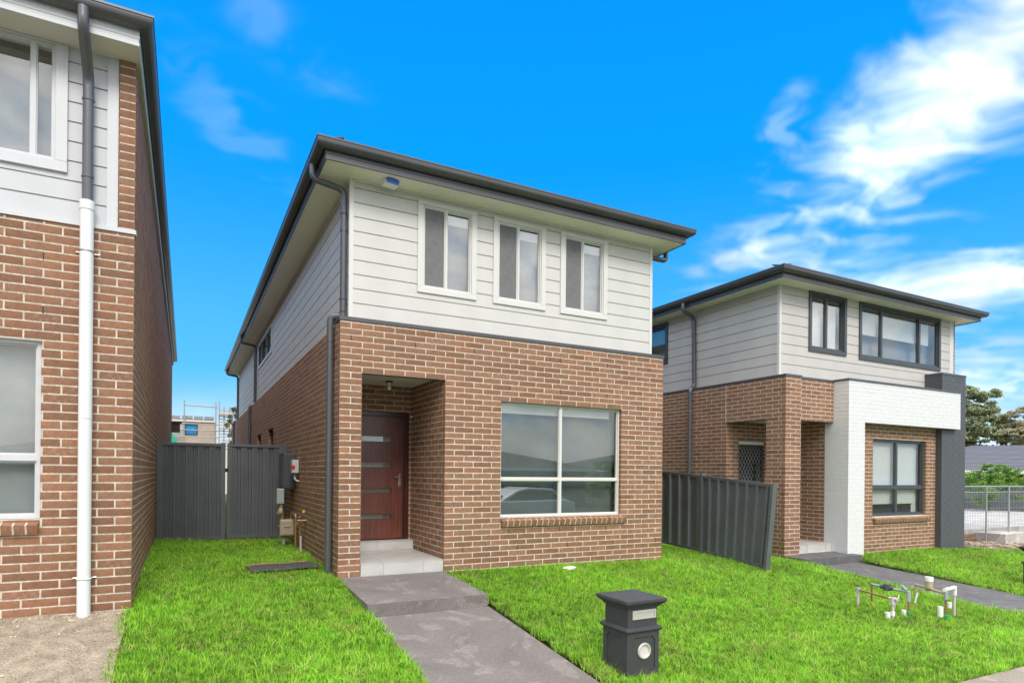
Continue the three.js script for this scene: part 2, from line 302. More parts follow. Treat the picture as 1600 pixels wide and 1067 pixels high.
// window: frame with cells, panes, blinds; trim boards round it when given
function windowUnit(house, W, o) {
  const { u0, u1, v0, v1, w = 0, fw = 0.04, fd = 0.07, mulls = [], trans = [], mw = 0.05, mat, trim, trimMat, proud = 0.02, blind = M.blindGrey, blinds, screens = [], rail, glass = M.glass } = o;
  const g = grp('window', house, W), us = [u0, ...mulls, u1], vs = [v0, ...trans, v1], holes = [];
  for (let i = 0; i + 1 < us.length; i++) for (let j = 0; j + 1 < vs.length; j++)
    holes.push([us[i] + (i ? mw / 2 : fw), us[i + 1] - (i + 2 < us.length ? mw / 2 : fw), vs[j] + (j ? mw / 2 : fw), vs[j + 1] - (j + 2 < vs.length ? mw / 2 : fw), i, j]);
  mk('frame', sheetWithHoles(u0, u1, v0, v1, fd, holes.map((h) => h.slice(0, 4))).translate(0, 0, w), mat, g);
  holes.forEach((h, n) => {
    const [a, b, c, d, i] = h, s = o.sash ?? 0.018;              // sash ring inside each cell, then the pane
    mk('sash', sheetWithHoles(a - 0.001, b + 0.001, c - 0.001, d + 0.001, 0.03, [[a + s, b - s, c + s, d - s]]).translate(0, 0, w - 0.014 - 0.012 * (i % 2)), mat, g);
    const p = mk('pane', new THREE.PlaneGeometry(b - a - 0.01, d - c - 0.01), glass, g); p.position.set((a + b) / 2, (c + d) / 2, w - 0.03 - 0.012 * (i % 2));
    if (screens.includes(n)) box('fly_screen', a + s - 0.004, b - s + 0.004, c + s - 0.004, d - s + 0.004, w - 0.0285 - 0.012 * (i % 2), w - 0.0245 - 0.012 * (i % 2), M.screen, g);
  });
  for (const [a, b, c, d, dep, m] of blinds ?? [[u0 + 0.01, u1 - 0.01, v0 + 0.01, v1 - 0.01, 0.07, blind]]) box('blind', a, b, c, d, w - fd - dep - 0.004, w - fd - dep, m, g);
  if (rail) for (const [a, b, y] of rail) { const r = mk('blind_roll', new THREE.CylinderGeometry(0.03, 0.03, b - a, 10).rotateZ(Math.PI / 2), M.blindPale, g); r.position.set((a + b) / 2, y, w - fd - 0.03); }
  if (trim) {
    const [l, r, bt, tp] = trim;
    for (const [a, b, c, d] of [[l, r, bt, v0], [l, r, v1, tp], [l, u0, v0, v1], [u1, r, v0, v1]]) if (b - a > 0.005 && d - c > 0.005) { const k = mk('trim_board', chamfer(b - a - 0.001, d - c - 0.001, 0.03, 0.003), trimMat, g); k.position.set((a + b) / 2, (c + d) / 2, proud - 0.015); }
  }
  return g;
}
function brickSill(house, W, u0, u1, vTop, wBack, n, drop, len = 0.17) {
  const g = grp('window_sill', house, W), s = (u1 - u0) / n, r = rng(31);
  const tilt = Math.atan2(drop, len);
  for (let i = 0; i < n; i++) {
    const b = mk('brick', boxGeo(Math.round((s - 0.016) * 1000) / 1000, 0.1, len), brickMats[(r() * 5) | 0], g);
    b.rotation.x = tilt; b.position.set(u0 + (i + 0.5) * s, vTop - drop / 2 - 0.05 * Math.cos(tilt), wBack + len / 2 * Math.cos(tilt));
  }
  const mo = mk('mortar', boxGeo(u1 - u0 - 0.018, 0.0965, len - 0.003), M.mortar, g); mo.rotation.x = tilt; mo.position.set((u0 + u1) / 2, vTop - drop / 2 - 0.05 * Math.cos(tilt), wBack + len / 2 * Math.cos(tilt));
}
// hipped tiled roof with gutter, fascia and soffit round a fascia rectangle
function hipRoof(house, R, o) {
  const { ys, yf, yg, wall, pitch = 0.32, soffitMat = M.soffit, fasciaMat = M.monument, tilesAt = [] } = o;
  const e = { x0: R.x0 - 0.05, x1: R.x1 + 0.05, z0: R.z0 - 0.05, z1: R.z1 + 0.05 }, w = Math.min(e.x1 - e.x0, e.z1 - e.z0) / 2, h = w * pitch, y = yg + 0.012;
  const xm = (e.x0 + e.x1) / 2, A = [e.x0, y, e.z1], B = [e.x1, y, e.z1], C = [e.x1, y, e.z0], D = [e.x0, y, e.z0], P = [xm, y + h, e.z1 - w], Q = [xm, y + h, e.z0 + w];
  const g = new THREE.BufferGeometry(), pos = [A, B, P, B, C, Q, B, Q, P, C, D, Q, D, A, P, D, P, Q].flat();
  g.setAttribute('position', new THREE.Float32BufferAttribute(pos, 3)); g.setAttribute('uv', new THREE.Float32BufferAttribute(pos.flatMap((_, i) => (i % 3 === 0 ? [pos[i], pos[i + 2]] : [])), 2)); g.computeVertexNormals();
  const roof = mk('roof', g, M.tile, house);
  const gut = [[0.004, yg], [0.004, yg - 0.105], [0.03, yg - 0.118], [0.08, yg - 0.104], [0.112, yg - 0.078], [0.12, yg - 0.064], [0.122, yg - 0.02], [0.13, yg - 0.014], [0.13, yg + 0.006], [0.112, yg + 0.006], [0.112, yg - 0.06], [0.08, yg - 0.092], [0.014, yg - 0.095], [0.014, yg]];
  mk('gutter', sweepRect(R, gut), o.gutterMat ?? M.monument, roof);
  const fp = [[-0.02, yf], [-0.004, yf], [0, yf + 0.004], [0, yf + 0.03], [-0.006, yf + 0.036], [-0.006, yf + 0.072], [0, yf + 0.078], [0, yg - 0.02], [-0.02, yg - 0.02]];
  mk('fascia', sweepRect(R, fp), fasciaMat, roof);
  const dx = wall;                                              // [left, right, front, back] distance from fascia to wall
  mk('soffit', merge([bx(R.x0 + 0.02, R.x1 - 0.02, ys, ys + 0.012, R.z1 - dx[2], R.z1 - 0.02), bx(R.x0 + 0.02, R.x1 - 0.02, ys, ys + 0.012, R.z0 + 0.02, R.z0 + dx[3]), bx(R.x0 + 0.02, R.x0 + dx[0], ys, ys + 0.012, R.z0 + dx[3], R.z1 - dx[2]), bx(R.x1 - dx[1], R.x1 - 0.02, ys, ys + 0.012, R.z0 + dx[3], R.z1 - dx[2])]), soffitMat, roof);
  const s = Math.atan(pitch), cache = chamfer(0.298, 0.02, 0.34, 0.005), rr = rng(9);
  for (const [side, a, b] of tilesAt) for (let p = a; p < b; p += 0.3) {
    const t = mk('roof_tile', cache, M.tile, roof), k = (rr() - 0.5) * 0.006;
    if (side === 'front') { t.position.set(p + 0.15, yg + 0.038 + k, e.z1 - 0.12); t.rotation.set(s, 0, 0); }
    if (side === 'minus') { t.rotation.set(0, -Math.PI / 2, 0); t.rotateX(s); t.position.set(e.x0 + 0.12, yg + 0.038 + k, p + 0.15); }
    if (side === 'plus') { t.rotation.set(0, Math.PI / 2, 0); t.rotateX(s); t.position.set(e.x1 - 0.12, yg + 0.038 + k, p + 0.15); }
  }
  return roof;
}
function bracket(parent, x, y, z, r, mat) { const o = mk('pipe_bracket', new THREE.TorusGeometry(r + 0.004, 0.006, 6, 18).rotateX(Math.PI / 2), mat, parent); o.position.set(x, y, z); return o; }
function joiner(parent, x, y, z, r, mat, h = 0.07) { const o = mk('pipe_collar', new THREE.CylinderGeometry(r + 0.006, r + 0.006, h, 18), mat, parent); o.position.set(x, y, z); return o; }
const levels = (a, step, top) => { const l = []; for (let y = a; y < top - 0.05; y += step) l.push(y); l.push(top); return l; };

// ---------------------------------------------------------------- ground
const table = (T) => (x) => { if (x <= T[0][0]) return T[0][1]; for (let i = 1; i < T.length; i++) if (x <= T[i][0]) { const [a, p] = T[i - 1], [b, q] = T[i]; return mix(p, q, (x - a) / (b - a)); } return T[T.length - 1][1]; };
const fz = table([[-30, 0.12], [-5, 0.06], [-0.4, 0.0], [0.2, -0.03], [1.8, -0.2], [4, -0.46], [5.4, -0.54], [8, -0.58], [40, -0.7]]);
const fx = table([[-3.2, 0.12], [-2.35, 0.1], [-1.4, 0.02], [1.5, 0], [5.7, -0.07], [7.37, -0.17], [9, -0.27], [16, -0.3], [20, -0.46], [40, -0.6]]);
const fw = table([[-1, 1], [4, 0.45], [6, 0.3], [9, 0.1]]);
const ground = (x, z) => fz(z) + fx(x) * fw(z);
const inPoly = (P, x, z) => { let c = false; for (let i = 0, j = P.length - 1; i < P.length; j = i++) if ((P[i][1] > z) !== (P[j][1] > z) && x < ((P[j][0] - P[i][0]) * (z - P[i][1])) / (P[j][1] - P[i][1]) + P[i][0]) c = !c; return c; };
const pathA = [[0.0, 0.0], [1.54, 0.0], [1.52, 1.6], [0.0, 1.6]], pathB = [[0.02, 1.6], [1.53, 1.6], [1.52, 3.97], [1.5, 5.4], [0.06, 5.4], [0.04, 3.4]], pathC = [[9.08, 0.28], [10.72, 0.28], [10.7, 4.6], [9.08, 3.75]];
const pathHit = (x, z) => inPoly(pathA, x, z) || inPoly(pathB, x, z) || inPoly(pathC, x, z);
{
  const xs = [], zs = [], line = (a, b, s, L) => { for (let v = a; v < b - 1e-6; v += s) L.push(v); };
  line(-120, -12, 12, xs); line(-12, 24, 0.25, xs); line(24, 140, 8, xs); xs.push(140);
  line(-140, -8, 6, zs); line(-8, 7, 0.25, zs); line(7, 90, 4, zs); zs.push(90);
  const pos = [], uv = [], idx = [], n = zs.length;
  for (const x of xs) for (const z of zs) { const near = Math.abs(x - 6) < 18 && z > -8 && z < 7; const in_ = x > -0.2 && x < 1.8 && z > -0.3 && z < 5.6 || x > 8.9 && x < 10.9 && z > 0.1 && z < 4.7; pos.push(x, ground(x, z) + (near ? 0.012 * fbm(x * 1.3, z * 1.3, 1, 3) : 0) - (in_ ? 0.09 : 0), z); uv.push(x, z); }
  for (let i = 0; i + 1 < xs.length; i++) for (let j = 0; j + 1 < n; j++) { const a = i * n + j; idx.push(a, a + 1, a + n, a + 1, a + n + 1, a + n); }
  const g = new THREE.BufferGeometry(); g.setAttribute('position', new THREE.Float32BufferAttribute(pos, 3)); g.setAttribute('uv', new THREE.Float32BufferAttribute(uv, 2)); g.setIndex(idx); g.computeVertexNormals();
  structure('ground', g, M.soil, 'sloping soil under the lawns and round the houses', 'ground');
}
// a sheet that follows the ground
function drape(poly, lift, step = 0.2, rough = 0) {
  const S = new THREE.Shape(poly.map((p) => new THREE.Vector2(p[0], -p[1])));
  let xs = poly.map((p) => p[0]), zs = poly.map((p) => p[1]); const x0 = Math.min(...xs), x1 = Math.max(...xs), z0 = Math.min(...zs), z1 = Math.max(...zs);
  const pos = [], uv = [], nx = Math.ceil((x1 - x0) / step), nz = Math.ceil((z1 - z0) / step), idx = [];
  for (let i = 0; i <= nx; i++) for (let j = 0; j <= nz; j++) { const x = x0 + (x1 - x0) * i / nx, z = z0 + (z1 - z0) * j / nz; pos.push(x, ground(x, z) + lift + rough * fbm(x * 4, z * 4, 3, 4), z); uv.push(x, z); }
  for (let i = 0; i < nx; i++) for (let j = 0; j < nz; j++) { const a = i * (nz + 1) + j, b = a + nz + 1; idx.push(a, a + 1, b, a + 1, b + 1, b); }
  const g = new THREE.BufferGeometry(); g.setAttribute('position', new THREE.Float32BufferAttribute(pos, 3)); g.setAttribute('uv', new THREE.Float32BufferAttribute(uv, 2)); g.setIndex(idx); g.computeVertexNormals(); return g;
}
// a slab with sloping top given by corner heights
function slab(top, thick) {
  const n = top.length, pos = [], uv = [], cx = top.reduce((s, p) => s + p[0], 0) / n;
  const tri = THREE.ShapeUtils.triangulateShape(top.map((p) => new THREE.Vector2(p[0], p[2])), []);
  for (const t of tri) for (const k of t) { pos.push(...top[k]); uv.push(top[k][0], top[k][2]); }
  for (let i = 0; i < n; i++) { const a = top[i], b = top[(i + 1) % n], q = [a, b, [b[0], b[1] - thick, b[2]], [a[0], a[1] - thick, a[2]]], L = Math.hypot(b[0] - a[0], b[2] - a[2]), t = [[0, thick], [L, thick], [L, 0], [0, 0]]; for (const m of [0, 1, 2, 0, 2, 3]) { pos.push(...q[m]); uv.push(...t[m]); } }
  const g = new THREE.BufferGeometry(); g.setAttribute('position', new THREE.Float32BufferAttribute(pos, 3)); g.setAttribute('uv', new THREE.Float32BufferAttribute(uv, 2)); g.computeVertexNormals(); return g;
}
{
  const p = new THREE.Group(); p.name = numbered('path'); scene.add(p); p.userData = { kind: 'structure', label: 'dark grey stencilled concrete path up to the brown front door', category: 'path' };
  mk('slab', slab([[0.0, 0.006, 0.012], [1.54, 0.006, 0.012], [1.52, -0.055, 1.6], [0.0, -0.052, 1.6]], 0.25), M.path, p);
  mk('slab', slab([[0.02, -0.203, 1.604], [1.53, -0.207, 1.604], [1.52, -0.45, 3.97], [1.5, -0.57, 5.4], [0.06, -0.57, 5.4], [0.04, -0.395, 3.4]], 0.2), M.path, p);
  const q = new THREE.Group(); q.name = numbered('path'); scene.add(q); q.userData = { kind: 'structure', label: 'weathered grey concrete path to the house with the white frame', category: 'path' };
  mk('slab', slab([[9.08, -0.34, 0.28], [10.72, -0.33, 0.28], [10.7, -0.6, 4.6], [9.08, -0.545, 3.75]], 0.2), std(0.20, 0.195, 0.195, 0.85, { map: rep(texConcrete, 0.7), bumpMap: rep(texSandH, 2), bumpScale: 0.004 }), q);
  mk('step', slab([[8.98, -0.17, -0.1], [10.8, -0.17, -0.1], [10.86, -0.19, 0.42], [9.1, -0.19, 0.42]], 0.25), std(0.19, 0.19, 0.195, 0.85, { map: rep(texConcrete, 0.9), bumpMap: rep(texSandH, 2), bumpScale: 0.004 }), q);
  structure('sand', drape([[-9, 1.0], [-2.37, 1.0], [-2.37, 5.4], [-9, 5.4]], 0.028, 0.08, 0.03), M.sand, 'bare pale sand in front of the house with the white plastic pipe', 'sand');
  structure('footpath', drape([[-60, 5.32], [60, 5.32], [60, 6.9], [-60, 6.9]], 0.03, 1.2), M.concrete, 'pale concrete footpath along the street', 'footpath');
  structure('road', drape([[-60, 9.6], [60, 9.6], [60, 16.4], [-60, 16.4]], 0.03, 2), M.asphalt, 'asphalt street in front of the houses', 'road');
}

// ---------------------------------------------------------------- the house in the middle
const YJ = (J) => 0.086 * (41 - J);
{
  const H = thing('brick_house', 'two storey house of brown brick and cream boards with a brown front door', 'house');
  const X1 = 5.73, ZB = -20.4, F = faceZ(0), L = faceMX(0), D = 0.1;
  const porch = [0.31, 1.55, -0.3, YJ(8)], win = [2.48, 4.805, YJ(32), YJ(11)];
  const weeps = [];
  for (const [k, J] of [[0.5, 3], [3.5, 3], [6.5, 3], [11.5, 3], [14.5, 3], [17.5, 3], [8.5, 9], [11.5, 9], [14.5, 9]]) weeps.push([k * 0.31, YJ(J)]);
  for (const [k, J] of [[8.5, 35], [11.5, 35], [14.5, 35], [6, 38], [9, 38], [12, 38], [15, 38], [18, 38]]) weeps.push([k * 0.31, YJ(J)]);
  // courses counted downwards from the ledge: odd ones start with a half brick
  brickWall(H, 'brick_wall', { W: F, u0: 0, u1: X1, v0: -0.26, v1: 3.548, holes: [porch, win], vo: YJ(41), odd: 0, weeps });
  const sideHoles = [[-8.2, -7.2, 0.9, 2.494], [-10.95, -9.9, 0.9, 2.494]];
  brickWall(H, 'brick_wall', { W: L, u0: ZB, u1: -D, v0: -0.26, v1: 3.53, holes: sideHoles, vo: YJ(41), odd: 0, uo: -D + 0.005, range: (p) => [ZB, p ? -D - 0.01 : -D] });
  brickWall(H, 'brick_wall', { W: faceMX(1.55), u0: -1.55, u1: -D, v0: 0.0, v1: 2.9, vo: YJ(41), odd: 0, uo: -D + 0.005, range: (p) => [-1.55, p ? -D - 0.01 : -D], t: 0.1 });
  brickWall(H, 'brick_wall', { W: facePX(0.31), u0: D, u1: 1.55, v0: 0.0, v1: 2.9, vo: YJ(41), odd: 0, uo: D, t: 0.1 });
  brickWall(H, 'brick_wall', { W: faceZ(-1.55), u0: 0.31, u1: 1.55, v0: 0.0, v1: 2.9, vo: YJ(41), odd: 1, uo: 0.31, holes: [[0.44, 1.512, 0.0, 2.47]] });
  brickWall(H, 'brick_wall', { W: facePX(X1), u0: D, u1: -ZB, v0: -0.26, v1: 3.53, vo: YJ(41), odd: 1, uo: D });
  box('brick_wall', 0.02, X1 - 0.02, -0.2, 3.5, ZB, ZB + 0.2, M.mortar, H);
  // porch ceiling, lintel edge, tiled floor and step
  box('porch_ceiling', 0.4, 1.545, 2.902, 2.93, -1.54, -0.112, std(0.62, 0.60, 0.52, 0.7), H);
  box('lintel', 0.3, 1.56, YJ(8) - 0.002, YJ(8) + 0.006, -0.105, -0.004, M.frameDark, H);
  const P = grp('porch_floor', H), tl = (x0, x1, y0, y1, z0, z1) => box('tile', x0 + 0.0015, x1 - 0.0015, y0, y1, z0, z1, M.porchTile, P);
  box('screed', 0.325, 1.535, -0.1, 0.16, -1.5, -0.02, M.mortar, P);
  const xs = [0.315, 0.64, 1.235, 1.545];
  for (let i = 0; i < 3; i++) {
    tl(xs[i], xs[i + 1], -0.02, 0.168, -0.012, 0.0);
    for (const [a, b] of [[-0.52, 0], [-1.045, -0.523], [-1.38, -1.048]]) tl(xs[i], xs[i + 1], 0.17, 0.182, a + 0.0015, b + 0.002);
  }
  box('screed', 0.33, 1.53, 0.182, 0.318, -1.6, -1.392, M.mortar, P);
  for (const [a, b] of [[0.315, 0.94], [0.943, 1.545]]) { tl(a, b, 0.184, 0.318, -1.39, -1.378); tl(a, b, 0.32, 0.332, -1.62, -1.374); }
  // front door
  const d = grp('front_door', H, faceZ(-1.60));
  mk('door_frame', sheetWithHoles(0.44, 1.512, 0.334, 2.468, 0.11, [[0.505, 1.447, 0.335, 2.40]]).translate(0, 0, 0.03), M.woodDark, d);
  mk('door_stop', sheetWithHoles(0.505, 1.447, 0.336, 2.40, 0.05, [[0.525, 1.425, 0.337, 2.378]]).translate(0, 0, -0.012), M.woodDark, d);
  const gl = [[2.067, 1.965], [1.63, 1.54], [1.203, 1.11], [0.765, 0.675]].map(([a, b]) => [0.63, 1.232, b, a]);
  mk('door_leaf', sheetWithHoles(0.51, 1.442, 0.345, 2.392, 0.04, gl).translate(0, 0, -0.018), M.wood, d);
  for (const [a, b, c, e] of gl) {
    mk('glass_bead', sheetWithHoles(a, b, c, e, 0.012, [[a + 0.008, b - 0.008, c + 0.008, e - 0.008]]).translate(0, 0, -0.016), M.woodDark, d);
    const p = mk('pane', new THREE.PlaneGeometry(b - a, e - c), M.glass, d); p.position.set((a + b) / 2, (c + e) / 2, -0.034);
  }
  box('curtain', 0.5, 1.45, 0.35, 2.4, -0.12, -0.115, std(0.6, 0.59, 0.52, 0.9, { map: rep(texMottle, 1.5) }), d);
  const hp = mk('handle', merge([chamfer(0.045, 0.22, 0.012, 0.003).toNonIndexed().translate(1.372, 1.32, -0.012), pipeGeo([[1.372, 1.385, -0.01], [1.372, 1.385, 0.045], [1.262, 1.385, 0.045]], 0.01, 0.02), new THREE.CylinderGeometry(0.014, 0.014, 0.02, 14).rotateX(Math.PI / 2).translate(1.372, 1.27, 0)]), M.chrome, d);
  // porch lamp: batten holder with a bare bulb
  const lamp = grp('ceiling_lamp', H, new THREE.Matrix4().makeTranslation(0.976, 2.902, -0.94));
  mk('lamp_base', new THREE.CylinderGeometry(0.055, 0.06, 0.03, 20).translate(0, -0.015, 0), std(0.10, 0.09, 0.08, 0.5), lamp);
  mk('bulb_holder', new THREE.CylinderGeometry(0.02, 0.022, 0.05, 14).translate(0, -0.05, 0), M.frameWhite, lamp);
  mk('bulb', new THREE.LatheGeometry([[0, 0], [0.018, 0.004], [0.03, 0.022], [0.031, 0.035], [0.024, 0.055], [0.015, 0.075]].map((p) => new THREE.Vector2(...p)), 16).translate(0, -0.145, 0), std(0.85, 0.85, 0.83, 0.2), lamp);
  // large front window
  windowUnit(H, F, { u0: 2.484, u1: 4.801, v0: YJ(32) + 0.004, v1: YJ(11) - 0.002, w: -0.055, mat: M.trim, fw: 0.024, mw: 0.04, sash: 0.013, mulls: [3.612], trans: [1.372], blinds: [[2.5, 4.79, YJ(32), YJ(11), 0.11, M.blindReflection], [2.52, 4.66, 2.42, 2.575, 0.04, M.blindPale]] });  // full-size blind is added backing, its colour stands in for reflection
  box('lintel', 2.47, 4.815, YJ(11) - 0.002, YJ(11) + 0.007, -0.1, -0.003, M.frameDark, H);
  brickSill(H, F, 2.484, 4.9, YJ(32) + 0.004, -0.11, 23, 0.055, 0.175);
  // narrow side windows
  for (const [a, b, c, e] of sideHoles) { windowUnit(H, L, { u0: a + 0.005, u1: b - 0.005, v0: c, v1: e - 0.004, w: -0.07, mat: M.frameDark, blind: M.black }); }
  // ledge flashing
  box('flashing', -0.012, X1 + 0.012, 3.549, 3.6, -0.16, 0.012, M.monument, H);
  box('flashing', -0.012, 0.16, 3.552, 3.6, -0.45, -0.161, M.monument, H);
  // boarded upper storey
  const fl = faceZ(-0.155), sl = faceMX(0.155), lines = levels(3.602, 0.2025, 5.575).map((y, i, a) => (i && i < a.length - 1 ? y + 0.027 : y));
  const ups = [1.149, 2.389, 3.63].map((x) => [x, x + 0.955, 4.127, 5.493]);
  boardWall(H, { W: fl, u0: 0.2, u1: 5.535, lines, holes: ups, mat: M.clad, splits: [] });
  boardWall(H, { W: sl, u0: ZB, u1: -0.2, lines: [3.534, ...lines.slice(1)], holes: [[-12.35, -8.93, 4.605, 5.38]], mat: M.clad, splits: [-16.1, -11.9, -7.7, -3.5] });
  boardWall(H, { W: facePX(5.58), u0: 0.2, u1: -ZB, lines, holes: [], mat: M.clad });
  box('cladding_wall', 0.3, 5.45, 3.5, 5.575, ZB, ZB + 0.15, M.clad, H);
  box('corner_post', 0.148, 0.208, 3.601, 5.577, -0.208, -0.148, M.trim, H);
  box('corner_post', 5.527, 5.587, 3.601, 5.577, -0.208, -0.148, M.trim, H);
  box('cornice', 0.21, 5.525, 5.545, 5.578, -0.153, -0.125, M.trim, H);
  box('cornice', 0.125, 0.153, 5.545, 5.578, ZB, -0.21, M.trim, H);
  for (const [a, b, c, e] of ups) windowUnit(H, fl, { u0: a + 0.085, u1: b - 0.085, v0: c + 0.085, v1: e - 0.065, w: 0.004, fd: 0.06, fw: 0.02, mw: 0.03, sash: 0.016, mulls: [a + 0.455], mat: M.trim, trim: [a, b, c, e], trimMat: M.trim, proud: 0.024, screens: [0], blinds: [[a + 0.09, b - 0.09, c + 0.09, e - 0.07, 0.1, M.blindGrey], [a + 0.1, b - 0.1, e - 0.25, e - 0.1, 0.03, M.blindPale]] });
  windowUnit(H, sl, { u0: -12.26, u1: -9.02, v0: 4.69, v1: 5.31, w: 0.004, fd: 0.06, fw: 0.04, mulls: [-11.3, -10.0], mat: M.frameDark, trim: [-12.35, -8.93, 4.605, 5.38], trimMat: M.trim, proud: 0.024, blind: M.blindGrey });
  // roof
  const R = { x0: 0.155 - 0.42, x1: 5.58 + 0.42, z0: ZB - 0.42, z1: -0.155 + 0.42 };
  const roof = hipRoof(H, R, { ys: 5.577, yf: 5.565, yg: 5.80, wall: [0.42, 0.42, 0.42, 0.42], tilesAt: [['front', R.x0 - 0.05, R.x1 - 0.2], ['minus', -12, R.z1 - 0.25]] });
  // downpipes
  const r = 0.045, dp = (pts, pts2, br) => { const p = mk('downpipe', merge([pipeGeo(pts, r, 0.1, 14), pipeGeo(pts2, r + 0.002, 0.09, 14)]), M.pipe, H); for (const [x, y, z] of br) { bracket(p, x, y, z, r, M.pipe); joiner(p, x, y - 0.22, z, r, M.pipe, 0.05); } return p; };
  dp([[-0.335, 5.69, -0.26], [-0.335, 5.5, -0.26], [0.095, 5.44, -0.26], [0.095, 3.72, -0.26]], [[0.10, 3.66, -0.27], [-0.062, 3.655, -0.34], [-0.062, -0.06, -0.34]], [[0.095, 5.1, -0.26], [0.095, 3.9, -0.26], [-0.062, 3.3, -0.34], [-0.062, 0.5, -0.34]]);
  for (const z of [-12.75, -20.15]) dp([[-0.335, 5.69, z], [-0.335, 5.5, z], [0.095, 5.44, z], [0.095, 3.6, z]], [[0.10, 3.6, z], [-0.062, 3.5, z], [-0.062, 0, z]], [[0.095, 5.0, z], [-0.062, 2.6, z]]);
  mk('downpipe', pipeGeo([[6.07, 5.69, -0.35], [6.07, 5.46, -0.35], [5.64, 5.46, -0.35], [5.64, 3.6, -0.35]], r, 0.08, 12), M.pipe, H);
  layBricks(H);
}
// alarm siren under the eave
{
  const o = thing('alarm_siren', 'white alarm siren with a blue strobe lens under the eave', 'alarm'); o.position.set(0.67, 5.577, 0.02); o.rotation.y = 0.2;
  const body = mk('case', chamfer(0.2, 0.075, 0.14, 0.018).translate(0, -0.0375, 0), std(0.82, 0.82, 0.82, 0.4), o);
  mk('strobe_lens', chamfer(0.18, 0.05, 0.06, 0.012).translate(0, -0.03, 0.09), phys(0.02, 0.12, 0.8, 0.2, { clearcoat: 1 }), o);
}

